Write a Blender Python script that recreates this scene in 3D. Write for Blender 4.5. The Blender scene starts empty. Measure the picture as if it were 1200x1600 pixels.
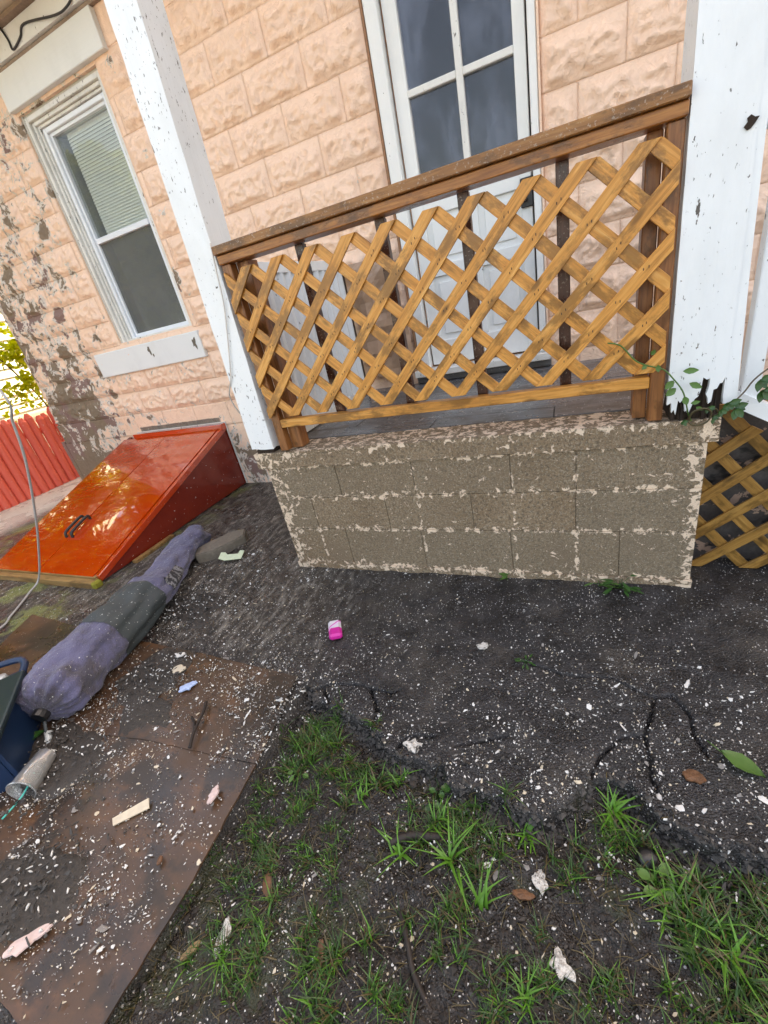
import bpy, bmesh, math, random
import numpy as np
from mathutils import Vector, Matrix, noise as mnoise
random.seed(7); rng = np.random.default_rng(7)
S = bpy.context.scene
COL = S.collection

# ------------------------------------------------------------------ camera
YAW, PITCH, ROLL = -4.71188588e-01, 4.48749655e-01, 2.25400452e-01
cy_, sy_, cp_, sp_, cr_, sr_ = math.cos(YAW), math.sin(YAW), math.cos(PITCH), math.sin(PITCH), math.cos(ROLL), math.sin(ROLL)
fwd = Vector((sy_*cp_, cy_*cp_, -sp_)); rt0 = Vector((cy_, -sy_, 0)); dn0 = fwd.cross(rt0)
right = cr_*rt0 + sr_*dn0; down = -sr_*rt0 + cr_*dn0
cam_d = bpy.data.cameras.new('camera'); cam = bpy.data.objects.new('camera', cam_d); COL.objects.link(cam)
m3 = Matrix((right, -down, -fwd)).transposed()
cam.matrix_world = Matrix.Translation((0, 0, 1.27)) @ m3.to_4x4()
cam_d.sensor_fit = 'VERTICAL'; cam_d.sensor_height = 36; cam_d.lens = 667.79*36/1600
cam_d.clip_start = 0.02; cam_d.clip_end = 400
S.camera = cam
# ------------------------------------------------------------------ light
SUN_EL, SUN_AZ = math.radians(50), math.radians(30)     # azimuth from +Y towards +X (behind the house)
w = bpy.data.worlds.new('World'); S.world = w; w.use_nodes = True
wn = w.node_tree; bg = wn.nodes['Background']
sky = wn.nodes.new('ShaderNodeTexSky'); sky.sky_type = 'NISHITA'; sky.sun_disc = False
sky.sun_elevation = SUN_EL; sky.sun_rotation = SUN_AZ
sky.air_density = 1.0; sky.dust_density = 5.0; sky.ozone_density = 0.0
wn.links.new(sky.outputs[0], bg.inputs[0]); bg.inputs[1].default_value = 0.15
sd = bpy.data.lights.new('sun', 'SUN'); sd.energy = 5.0; sd.angle = math.radians(0.5); sd.color = (1, .93, .82)
so = bpy.data.objects.new('sun', sd); COL.objects.link(so)
sdir = Vector((math.sin(SUN_AZ)*math.cos(SUN_EL), math.cos(SUN_AZ)*math.cos(SUN_EL), math.sin(SUN_EL)))
so.rotation_euler = sdir.to_track_quat('Z', 'Y').to_euler(); so.location = sdir*20
S.view_settings.view_transform = 'Standard'; S.view_settings.look = 'None'
S.view_settings.gamma = 1; S.view_settings.use_curve_mapping = False
S.view_settings.exposure = 2.58
S.view_settings.use_white_balance = True; S.view_settings.white_balance_temperature = 8600; S.view_settings.white_balance_tint = 12

# ------------------------------------------------------------------ material helpers
class NT:
    def __init__(s, name):
        s.m = bpy.data.materials.new(name); s.m.use_nodes = True; s.t = s.m.node_tree
        s.n = s.t.nodes; s.b = s.n['Principled BSDF']; s.out = s.n['Material Output']
    def L(s, a, b): s.t.links.new(a, b)
    def put(s, sock, v):
        if hasattr(v, 'is_output'): s.L(v, sock)
        elif isinstance(v, tuple) and len(v) == 3 and sock.type == 'RGBA': sock.default_value = (*v, 1)
        else: sock.default_value = v
    def pos(s): return s.n.new('ShaderNodeNewGeometry').outputs['Position']
    def obj(s): return s.n.new('ShaderNodeTexCoord').outputs['Object']
    def rnd(s): return s.n.new('ShaderNodeObjectInfo').outputs['Random']
    def attr(s, name):
        a = s.n.new('ShaderNodeAttribute'); a.attribute_name = name; return a
    def mapv(s, vec, scale=(1,1,1), loc=(0,0,0), rot=(0,0,0)):
        q = s.n.new('ShaderNodeMapping'); s.L(vec, q.inputs[0]); s.put(q.inputs['Location'], loc)
        q.inputs['Scale'].default_value = scale; q.inputs['Rotation'].default_value = rot; return q.outputs[0]
    def noise(s, vec, scale, detail=4, rough=.5, dist=0, lac=2):
        q = s.n.new('ShaderNodeTexNoise'); s.L(vec, q.inputs['Vector']); q.inputs['Scale'].default_value = scale
        q.inputs['Detail'].default_value = detail; q.inputs['Roughness'].default_value = rough
        q.inputs['Distortion'].default_value = dist; q.inputs['Lacunarity'].default_value = lac; return q.outputs['Fac']
    def vor(s, vec, scale, feat='F1', out='Distance', rand=1):
        q = s.n.new('ShaderNodeTexVoronoi'); q.feature = feat; s.L(vec, q.inputs['Vector']); q.inputs['Scale'].default_value = scale
        q.inputs['Randomness'].default_value = rand; return q.outputs[out]
    def math(s, op, a, b=0., c=0.):
        q = s.n.new('ShaderNodeMath'); q.operation = op; s.put(q.inputs[0], a); s.put(q.inputs[1], b)
        s.put(q.inputs[2], c); return q.outputs[0]
    def step(s, v, lo, hi):                       # smoothstep
        q = s.n.new('ShaderNodeMapRange'); q.interpolation_type = 'SMOOTHSTEP'; s.put(q.inputs[0], v)
        s.put(q.inputs[1], lo); s.put(q.inputs[2], hi); return q.outputs[0]
    def lin(s, v, a, b, c, d):
        q = s.n.new('ShaderNodeMapRange'); s.put(q.inputs[0], v)
        for i, x in enumerate((a, b, c, d)): q.inputs[i+1].default_value = x
        return q.outputs[0]
    def ramp(s, v, stops):
        q = s.n.new('ShaderNodeValToRGB'); s.put(q.inputs[0], v); e = q.color_ramp.elements
        while len(e) < len(stops): e.new(.5)
        for i, (p, c) in enumerate(stops): e[i].position = p; e[i].color = (*c, 1)
        return q.outputs[0]
    def mix(s, f, a, b, mode='MIX'):
        q = s.n.new('ShaderNodeMix'); q.data_type = 'RGBA'; q.blend_type = mode
        s.put(q.inputs[0], f); s.put(q.inputs[6], a); s.put(q.inputs[7], b); return q.outputs[2]
    def mixf(s, f, a, b):
        q = s.n.new('ShaderNodeMix'); s.put(q.inputs[0], f); s.put(q.inputs[2], a); s.put(q.inputs[3], b); return q.outputs[0]
    def sep(s, v):
        q = s.n.new('ShaderNodeSeparateXYZ'); s.L(v, q.inputs[0]); return q.outputs
    def comb(s, x, y, z):
        q = s.n.new('ShaderNodeCombineXYZ')
        for i, v in enumerate((x, y, z)): s.put(q.inputs[i], v)
        return q.outputs[0]
    def bump(s, h, strength=.5, dist=.01, normal=None):
        q = s.n.new('ShaderNodeBump'); s.put(q.inputs['Height'], h); q.inputs['Strength'].default_value = strength
        q.inputs['Distance'].default_value = dist
        if normal: s.L(normal, q.inputs['Normal'])
        return q.outputs[0]
    def fin(s, color=None, rough=None, normal=None, **kw):
        if color is not None: s.put(s.b.inputs['Base Color'], color)
        if rough is not None: s.put(s.b.inputs['Roughness'], rough)
        if normal is not None: s.L(normal, s.b.inputs['Normal'])
        for k, v in kw.items(): s.put(s.b.inputs[k.replace('_', ' ')], v)
        return s.m
def objvec(t):                                     # object coordinates shifted per object so copies differ
    r = t.math('MULTIPLY', t.rnd(), 37.0)
    q = t.n.new('ShaderNodeVectorMath'); q.operation = 'ADD'; t.L(t.obj(), q.inputs[0]); t.L(t.comb(r, r, r), q.inputs[1]); return q.outputs[0]
M = {}
def simple(name, col, rough=.5, nscale=40, var=.25, bumpd=.002, bs=.4, **kw):
    t = NT(name); v = objvec(t); n = t.noise(v, nscale, 5, .6)
    c = t.mix(n, tuple(x*(1-var) for x in col), tuple(min(1, x*(1+var)) for x in col))
    M[name] = t.fin(c, rough, t.bump(n, bs, bumpd), **kw); return M[name]

# peach masonry paint, peeling towards the corner and the ground
def mk_peach(name, plain=False):
    t = NT(name); p = t.pos(); x, y, z = t.sep(p)[:3]
    big = t.noise(p, 2.2, 3, .6); fine = t.noise(t.mapv(p, (1, 1, .8)), 9, 8, .68, .6); fine2 = t.noise(p, 23, 6, .7)
    wx = t.step(x, -3.35, -5.1)                     # more peeling towards the corner
    wz = t.step(z, .50, .25)                        # foundation band
    wz2 = t.math('MULTIPLY', t.step(z, 1.35, .55), t.step(x, -3.9, -4.5))
    wgt = t.math('ADD', t.math('MULTIPLY', wx, .125), t.math('ADD', t.math('MULTIPLY', wz, .085), t.math('MULTIPLY', wz2, .045)))
    v = t.math('ADD', t.math('ADD', t.math('MULTIPLY', fine, .74), t.math('MULTIPLY', big, .26)), t.math('ADD', t.math('MULTIPLY', fine2, .12), wgt))
    v = t.math('SUBTRACT', v, t.math('MULTIPLY', t.math('MULTIPLY', t.step(x, -3.0, -2.5), t.step(z, .5, .7)), .10))
    ee = 0.
    for cx, cz, rx, rz in ((-2.70, 2.91, .05, .11), (-2.67, 2.53, .06, .09), (-2.70, 2.17, .05, .07), (-2.81, 1.74, .06, .08), (-4.11, 1.01, .07, .06), (-4.0, 2.33, .05, .06), (-4.3, 1.75, .10, .07), (-4.5, 1.45, .09, .06), (-3.95, 1.50, .05, .05)):
        dd = t.math('SQRT', t.math('ADD', t.math('POWER', t.math('DIVIDE', t.math('SUBTRACT', x, cx), rx), 2.), t.math('POWER', t.math('DIVIDE', t.math('SUBTRACT', z, cz), rz), 2.)))
        ee = t.math('MAXIMUM', ee, t.step(dd, 1.3, .5))
    v = t.math('ADD', v, t.math('MULTIPLY', ee, .155))
    lay1 = t.step(v, .640, .646)                    # white primer shows
    lay2 = t.step(t.math('ADD', v, t.math('MULTIPLY', t.noise(p, 14, 4, .6), .16)), .758, .766)   # masonry shows
    peach = t.mix(t.noise(p, 5, 4, .6), (.89, .595, .43), (.92, .66, .50))
    peach = t.mix(t.math('MULTIPLY', t.step(t.noise(t.mapv(p, (1,1,.5)), 3.2, 5, .6), .5, .8), .45), peach, (.84, .52, .34))
    prim = t.mix(fine2, (.60, .53, .46), (.74, .66, .58))
    mas = t.mix(fine2, (.15, .098, .060), (.32, .235, .16)); mas = t.mix(t.step(t.noise(p, 3.1, 2), .52, .6), mas, (.25, .15, .125))
    col = t.mix(lay2, t.mix(lay1, peach, prim), mas)
    scar = t.math('MULTIPLY', t.math('MULTIPLY', t.step(x, -3.96, -3.94), t.step(x, -2.89, -2.92)),
                  t.math('MULTIPLY', t.step(z, .598, .605), t.step(t.math('ADD', z, t.math('MULTIPLY', fine, .02)), .665, .658)))
    col = t.mix(scar, col, t.mix(fine2, (.05, .045, .04), (.28, .24, .19)))
    h = t.math('ADD', t.math('MULTIPLY', t.math('ABSOLUTE', t.math('SUBTRACT', t.noise(p, 26, 4, .55, 1.2), .5)), 2.6), t.math('MULTIPLY', lay1, -.3))
    h = t.math('ADD', h, t.math('MULTIPLY', fine2, .35))
    rough = t.mixf(lay1, t.lin(t.noise(p, 12, 2), .3, .7, .22, .42), .75)
    M[name] = t.fin(col, rough, t.bump(h, .6, .007), Specular_IOR_Level=.6)
mk_peach('peach')

def mk_cinder():
    t = NT('cinder'); p = t.pos(); x, y, z = t.sep(p)[:3]
    a = t.noise(p, 190, 3, .6); b = t.noise(p, 5, 4, .55); g = t.vor(p, 260)
    base = t.mix(b, (.165, .098, .048), (.33, .232, .145)); base = t.mix(t.math('MULTIPLY', t.math('MULTIPLY', t.step(x, -.9, -1.4), t.step(z, .35, .0)), .6), base, (.24, .13, .06)); base = t.mix(t.math('MULTIPLY', t.step(t.noise(p, 85, 3, .7), .48, .60), .7), base, (.075, .055, .038)); base = t.mix(t.math('MULTIPLY', t.step(t.noise(p, 110, 3, .7), .53, .62), .5), base, (.42, .35, .25)); base = t.mix(t.step(t.noise(p, 3, 3), .52, .7), base, (.21, .14, .085))
    base = t.mix(t.math('MULTIPLY', t.rnd(), .4), base, (.17, .145, .105))
    base = t.mix(t.step(g, .22, .08), base, (.04, .033, .028)); base = t.mix(t.step(a, .56, .68), base, (.34, .29, .22))
    # remnants of peach paint, mostly along joints, edges and the cap
    def near(v, c, wd): return t.step(t.math('ABSOLUTE', t.math('SUBTRACT', v, c)), wd, 0.)
    e = t.math('MAXIMUM', near(z, .445, .035), near(z, .257, .03)); e = t.math('MAXIMUM', e, near(z, .615, .02))
    e = t.math('MAXIMUM', e, t.math('MULTIPLY', near(z, .70, .035), 1.0)); e = t.math('MAXIMUM', e, near(z, .03, .045))
    e = t.math('MAXIMUM', e, t.math('MULTIPLY', near(x, -1.46, .16), 1.1)); e = t.math('MAXIMUM', e, t.math('MULTIPLY', near(x, .42, .10), 1.3))
    e = t.math('MAXIMUM', e, t.math('MULTIPLY', t.step(x, -1.0, -1.45), t.step(z, .6, .68)))
    for xx in (-1.266, -.676, .003, -.246): e = t.math('MAXIMUM', e, t.math('MULTIPLY', near(x, xx, .018), .8))
    f = t.noise(p, 31, 7, .68, .7); f2 = t.noise(p, 6, 2)
    v = t.math('ADD', f, t.math('ADD', t.math('MULTIPLY', e, .125), t.math('MULTIPLY', f2, .13)))
    mk = t.step(v, .70, .71)
    spk = t.step(t.noise(p, 70, 4, .6), .70, .71); mk = t.math('MAXIMUM', mk, spk)
    col = t.mix(mk, base, t.mix(a, (.70, .50, .36), (.85, .70, .54)))
    h = t.math('ADD', t.math('MULTIPLY', a, .5), t.math('ADD', t.math('MULTIPLY', t.step(g, .3, .1), -.6), t.math('MULTIPLY', mk, .5)))
    M['cinder'] = t.fin(col, t.mixf(mk, .8, .5), t.bump(h, .9, .005))
mk_cinder()

def mk_wood(name, dark, mid, light, wet=.0, mott=.5, axis=0, rough=.45, speck=0.):
    t = NT(name); v = objvec(t)
    sc = [1.0, 1.0, 1.0]; 
    for i in range(3): sc[i] = 1.6 if i == axis else 26.
    g = t.noise(t.mapv(v, tuple(sc)), 2.2, 6, .62, 1.2)
    sc2 = [4. if i == axis else 95. for i in range(3)]; fg = t.noise(t.mapv(v, tuple(sc2)), 2., 4, .6)
    sc3 = [4 if i == axis else 9 for i in range(3)]
    col = t.ramp(g, [(.25, dark), (.5, mid), (.78, light)])
    col = t.mix(t.math('MULTIPLY', t.step(fg, .5, .75), .45), col, dark)
    # knots and black mould stains
    kn = t.vor(t.mapv(v, tuple(3.2 if i == axis else 9. for i in range(3))), 1.5); k = t.step(kn, .17, .05)
    col = t.mix(t.math('MULTIPLY', k, .8), col, tuple(q*.30 for q in dark))
    st = t.step(t.noise(t.mapv(v, tuple(sc3)), 1.6, 6, .7), .545-.08*mott, .68-.08*mott)
    col = t.mix(t.math('MULTIPLY', st, .88*mott), col, tuple(q*.28 for q in mid))
    col = t.mix(t.math('MULTIPLY', t.rnd(), .3), col, tuple(q*.72 for q in mid))
    if speck: col = t.mix(t.math('MULTIPLY', t.step(t.noise(t.pos(), 120, 2, .6), .60, .68), speck), col, (.5, .42, .34))
    h = t.math('ADD', t.math('MULTIPLY', g, .5), t.math('MULTIPLY', fg, .6))
    M[name] = t.fin(col, t.lin(st, 0, 1, rough, rough-.12), t.bump(h, .5, .002))
mk_wood('cedar', (.26, .095, .016), (.64, .275, .055), (.84, .47, .15), mott=.95)
mk_wood('cedar_dark', (.14, .042, .010), (.38, .14, .030), (.58, .26, .07), mott=.8, rough=.38)
mk_wood('cedar_old', (.11, .045, .016), (.29, .125, .038), (.48, .24, .085), mott=.8, rough=.5, speck=.4)
mk_wood('stake', (.025, .009, .005), (.075, .024, .013), (.13, .05, .028), axis=2, mott=.6, rough=.3, speck=.35)
mk_wood('stud', (.10, .032, .010), (.27, .10, .03), (.40, .18, .06), axis=2, mott=.8, rough=.4)
mk_wood('oldcedar_low', (.16, .075, .014), (.34, .17, .038), (.46, .26, .075), mott=.8)
mk_wood('rot', (.010, .006, .004), (.035, .02, .012), (.07, .042, .026), axis=2, mott=.8, rough=.9)
mk_wood('curb', (.13, .06, .02), (.30, .17, .06), (.42, .27, .12), mott=.8)

def mk_white(name, col=(.80, .83, .84), chips=.5, grain=2, dirt=.2, rough=.4):
    t = NT(name); p = t.pos(); v = t.mapv(p, (1, 1, .35))
    sc = [60, 60, 60]; sc[grain] = 3.
    g = t.noise(t.mapv(p, tuple(sc)), 1.5, 4, .6)
    c1 = t.noise(v, 55, 5, .62); c2 = t.noise(v, 3.5, 3, .5)
    sk2 = t.math('MULTIPLY', t.step(t.math('ADD', t.noise(t.mapv(p, (1, 1, .45)), 120, 3, .6), t.math('MULTIPLY', c2, .2)),   .785, .80), .8 if chips > .8 else 0.)
    chip = t.step(t.math('ADD', c1, t.math('MULTIPLY', c2, .14)), .80-.07*chips, .815-.07*chips)
    dt = t.math('MULTIPLY', t.step(t.noise(t.mapv(p, (1, 1, .5)), 4, 6, .65), .45, .75), dirt)
    c = t.mix(dt, col, tuple(q*.62 for q in (col[0], col[1]*.99, col[2]*.95)))
    chip = t.math('MAXIMUM', chip, sk2); c = t.mix(chip, c, (.10, .085, .075))
    h = t.math('ADD', t.math('MULTIPLY', g, .6), t.math('ADD', t.math('MULTIPLY', chip, -.8), t.math('MULTIPLY', t.noise(p, 30, 4), .3)))
    M[name] = t.fin(c, rough, t.bump(h, .7, .003))
mk_white('white_post', chips=.9, dirt=.22)
mk_white('white_trim', chips=.7, dirt=.3, grain=0)
mk_white('white_old', (.74, .73, .69), chips=1.1, dirt=.55, grain=0)
mk_white('white_alu', (.77, .81, .85), chips=-2, dirt=.12, rough=.3)
mk_white('white_door', (.80, .81, .79), chips=.25, dirt=.3)
mk_white('white_sheet', (.72, .76, .79), chips=.5, dirt=.55, rough=.35)
mk_white('concrete_white', (.74, .76, .75), chips=-.3, dirt=.2, grain=0, rough=.6)
simple('grey_reveal', (.52, .51, .46), .7, 60)
simple('brown_line', (.30, .22, .17), .8, 50, .4)
simple('beige', (.62, .53, .42), .6, 25, .15)
simple('rust_trim', (.30, .15, .08), .8, 70, .6)

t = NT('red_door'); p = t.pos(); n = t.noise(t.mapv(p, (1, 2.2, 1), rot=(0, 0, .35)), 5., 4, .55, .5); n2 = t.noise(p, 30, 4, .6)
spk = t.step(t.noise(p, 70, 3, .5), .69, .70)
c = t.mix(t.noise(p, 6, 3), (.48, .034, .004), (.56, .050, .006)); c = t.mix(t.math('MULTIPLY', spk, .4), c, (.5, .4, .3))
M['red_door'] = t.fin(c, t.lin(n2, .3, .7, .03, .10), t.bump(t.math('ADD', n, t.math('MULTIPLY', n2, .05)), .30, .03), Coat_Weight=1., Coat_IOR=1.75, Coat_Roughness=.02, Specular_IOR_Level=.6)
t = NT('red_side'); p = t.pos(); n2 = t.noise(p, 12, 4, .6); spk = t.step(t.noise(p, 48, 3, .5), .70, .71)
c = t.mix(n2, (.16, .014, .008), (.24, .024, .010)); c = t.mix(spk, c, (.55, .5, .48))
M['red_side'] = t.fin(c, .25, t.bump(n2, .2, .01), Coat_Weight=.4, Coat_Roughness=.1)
t = NT('red_fence'); v = objvec(t); g = t.noise(t.mapv(v, (20, 20, 2)), 2, 5, .65); ch = t.step(t.noise(t.mapv(v, (3, 3, 1)), 14, 5, .7), .62, .68)
c = t.mix(g, (.66, .075, .045), (.82, .17, .11)); c = t.mix(t.math('MULTIPLY', ch, .6), c, (.78, .42, .34))
M['red_fence'] = t.fin(c, .7, t.bump(g, .5, .006))

# deck boards, grey and wet
t = NT('deck'); v = objvec(t); p = t.pos(); g = t.noise(t.mapv(v, (1.2, 22, 22)), 2, 6, .65, .5); pat = t.noise(p, 4, 5, .6)
c = t.ramp(g, [(.3, (.055, .055, .057)), (.6, (.13, .13, .135)), (.85, (.22, .215, .21))])
c = t.mix(t.step(pat, .52, .66), c, (.085, .065, .052)); c = t.mix(t.step(t.noise(p, 90, 2, .5), .69, .71), c, (.6, .6, .6))
M['deck'] = t.fin(c, t.lin(pat, .35, .65, .14, .45), t.bump(g, .4, .003))

# ground
def mk_ground():
    t = NT('ground'); p = t.pos(); x, y, z = t.sep(p)[:3]
    soil = t.attr('soil').outputs['Fac']
    n = t.noise(p, 9, 7, .65); f = t.noise(p, 120, 4, .65); agg = t.vor(p, 190); big = t.noise(p, 1.6, 3, .5)
    asph = t.mix(t.step(n, .3, .7), (.005, .0045, .005), (.026, .0245, .026)); asph = t.mix(t.step(agg, .30, .12), asph, (.075, .071, .073)); asph = t.mix(t.math('MULTIPLY', t.step(t.noise(p, 2.3, 6, .7), .48, .66), .75), asph, (.055, .046, .038))
    # dusty, brown-grey zone towards the cellar door, streaky
    dz = t.math('MULTIPLY', t.step(t.math('ADD', x, t.math('MULTIPLY', n, .5)), -.35, -1.3), t.step(y, .8, 1.2))
    st = t.noise(t.mapv(p, (5, 1.6, 1), rot=(0, 0, .5)), 6, 7, .7)
    dust = t.ramp(st, [(.32, (.012, .009, .007)), (.50, (.055, .044, .034)), (.66, (.26, .235, .20))])
    asph = t.mix(t.math('MULTIPLY', dz, .85), asph, dust)
    moss = t.math('MULTIPLY', t.step(t.noise(p, 3.5, 4, .6), .50, .60), t.step(x, -2.5, -3.0))
    asph = t.mix(t.math('MULTIPLY', moss, .8), asph, t.mix(f, (.10, .12, .03), (.22, .24, .08)))
    far = t.step(x, -5.0, -5.5); asph = t.mix(far, asph, t.mix(f, (.35, .33, .28), (.62, .6, .55)))
    so_ = t.mix(n, (.005, .004, .0036), (.022, .017, .014)); so_ = t.mix(t.step(f, .55, .7), so_, (.062, .050, .042))
    so_ = t.mix(t.math('MULTIPLY', t.step(t.noise(p, 5, 5, .6), .52, .62), .6), so_, (.030, .038, .014))
    c = t.mix(soil, asph, so_)
    # tiny grit and flakes of old paint
    s1 = t.vor(p, 75, out='Distance'); cellr = t.vor(p, 75, out='Color'); cr = t.sep(cellr)[0]
    mk1 = t.math('MULTIPLY', t.step(t.math('ADD', s1, t.math('MULTIPLY', f, .25)), .36, .30), t.step(cr, .62, .64))
    s2 = t.vor(t.mapv(p, (1, .6, 1), rot=(0, 0, .7)), 170, out='Distance'); c2 = t.sep(t.vor(t.mapv(p, (1, .6, 1), rot=(0, 0, .7)), 170, out='Color'))[1]
    mk2 = t.math('MULTIPLY', t.step(s2, .24, .16), t.step(c2, .70, .72))
    mk = t.math('MAXIMUM', mk1, mk2); c = t.mix(t.math('MULTIPLY', t.math('MULTIPLY', mk, .85), t.step(t.noise(p, 6, 4, .65), .36, .56)), c, (.60, .58, .55))
    wet = t.noise(p, 3, 5, .6)
    rough = t.mixf(t.step(wet, .40, .60), .13, .55)
    h = t.math('ADD', t.math('MULTIPLY', n, 1.), t.math('ADD', t.math('MULTIPLY', f, .45), t.math('MULTIPLY', agg, .3)))
    M['ground'] = t.fin(c, rough, t.bump(h, 1., .010), Specular_IOR_Level=.45)
mk_ground()
t = NT('board'); p = t.pos(); n = t.noise(p, 3.5, 6, .6); f = t.noise(p, 150, 3, .6); s = t.noise(t.mapv(p, (2, 5, 1), rot=(0, 0, -.3)), 3, 5, .6)
c = t.mix(n, (.040, .021, .012), (.095, .052, .029)); c = t.mix(t.math('MULTIPLY', t.step(s, .5, .7), .6), c, (.14, .066, .030))
dirt = t.step(t.math('ADD', t.noise(p, 4, 6, .68), t.math('MULTIPLY', t.noise(p, 1.2, 2), .35)), .66, .76); c = t.mix(t.math('MULTIPLY', dirt, .8), c, (.024, .019, .015))
sp = t.vor(p, 85); cr = t.sep(t.vor(p, 85, out='Color'))[0]; mk = t.math('MULTIPLY', t.step(sp, .16, .11), t.step(cr, .84, .86))
c = t.mix(mk, c, (.6, .57, .53)); c = t.mix(t.math('MULTIPLY', t.step(f, .62, .72), .5), c, (.025, .015, .01))
M['board'] = t.fin(c, t.lin(n, .35, .65, .14, .5), t.bump(t.math('ADD', s, t.math('MULTIPLY', f, .25)), .4, .004))
simple('dirt', (.035, .029, .024), .6, 90, .6, .006, .9)
simple('chip', (.60, .60, .58), .6, 60, .2); simple('chip_cream', (.52, .45, .34), .6, 60, .25)
t = NT('chip_dirty'); v = objvec(t); n = t.noise(v, 70, 5, .7); c = t.mix(t.step(n, .42, .62), (.62, .60, .56), (.30, .28, .25)); c = t.mix(t.step(t.noise(v, 160, 3, .6), .60, .66), c, (.05, .045, .04))
M['chip_dirty'] = t.fin(c, .7, t.bump(n, .9, .008))
simple('chip_grey', (.20, .19, .18), .7, 60, .4); simple('chip_pink', (.56, .44, .42), .6, 60, .2); simple('chip_blue', (.34, .44, .66), .5, 60, .3)
simple('brown_leaf', (.12, .052, .022), .55, 90, .7, .004, .8); simple('tan_leaf', (.24, .16, .075), .6, 90, .5, .004, .8)
simple('bark', (.018, .012, .009), .7, 60, .5); simple('black', (.012, .012, .013), .4)
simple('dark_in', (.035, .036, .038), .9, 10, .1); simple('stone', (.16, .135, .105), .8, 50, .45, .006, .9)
simple('moss', (.22, .20, .02), .9); simple('blue_tub', (.007, .024, .065), .35, 10, .3); simple('dark_lid', (.010, .022, .024), .3, 20, .3)
simple('jar', (.42, .45, .45), .3); simple('straw', (.02, .42, .36), .3)
simple('cable_grey', (.36, .35, .34), .6, 80, .3); simple('cable_black', (.03, .03, .035), .5); simple('cable_white', (.62, .58, .54), .5)
simple('note', (.52, .60, .42), .6, 45, .25); simple('bark2', (.12, .09, .06), .8, 20, .4)
simple('siding', (.68, .72, .62), .6, 6, .08); simple('kraft', (.42, .27, .18), .35, 14, .25, .01, .5)
simple('clod', (.022, .017, .014), .8, 60, .6); simple('gravel', (.045, .040, .036), .7, 60, .6)
def mk_leaf(name, col, var=.4, trans=.35, rough=.4):
    t = NT(name); v = t.pos(); r = t.noise(v, 14, 3, .6)
    c = t.mix(r, tuple(q*(1-var) for q in col), tuple(q*(1+var) for q in col))
    t.fin(c, rough); tr = t.n.new('ShaderNodeBsdfTranslucent'); t.put(tr.inputs[0], c)
    mx = t.n.new('ShaderNodeMixShader'); mx.inputs[0].default_value = trans
    t.L(t.b.outputs[0], mx.inputs[1]); t.L(tr.outputs[0], mx.inputs[2]); t.L(mx.outputs[0], t.out.inputs[0]); M[name] = t.m
mk_leaf('grass', (.036, .098, .020), .7); mk_leaf('grass_bright', (.10, .27, .030), .45); mk_leaf('grass_dry', (.11, .085, .038), .4)
mk_leaf('sun_leaf', (.42, .46, .02), .4, .5); mk_leaf('ivy', (.030, .095, .020), .4, .2, .3); mk_leaf('vine_leaf', (.095, .20, .045), .45, .35)
# cloth
t = NT('cloth'); p = objvec(t); n = t.noise(p, 7, 5, .6); wv = t.noise(p, 220, 2, .5)
c = t.mix(n, (.045, .045, .098), (.14, .135, .24)); c = t.mix(t.math('MULTIPLY', t.step(t.noise(p, 5, 7, .72), .50, .66), .85), c, (.050, .043, .052))
sp = t.step(t.noise(p, 110, 2, .5), .70, .72); c = t.mix(sp, c, (.6, .6, .58)); M['cloth'] = t.fin(c, .75, t.bump(t.math('ADD', t.math('MULTIPLY', wv, .25), t.noise(p, 13, 5, .6, 1.4)), .9, .022), Sheen_Weight=.2)
t = NT('cloth_band'); p = objvec(t); n = t.noise(p, 9, 5, .65); c = t.mix(n, (.028, .034, .040), (.055, .070, .070)); c = t.mix(t.step(t.noise(p, 110, 2), .69, .71), c, (.5, .52, .5))
M['cloth_band'] = t.fin(c, .6, t.bump(n, .3, .003))
t = NT('cloth_patch'); p = t.pos(); n = t.noise(p, 40, 3, .6); M['cloth_patch'] = t.fin(t.mix(t.step(n, .5, .55), (.03, .03, .035), (.2, .2, .21)), .7)
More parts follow.
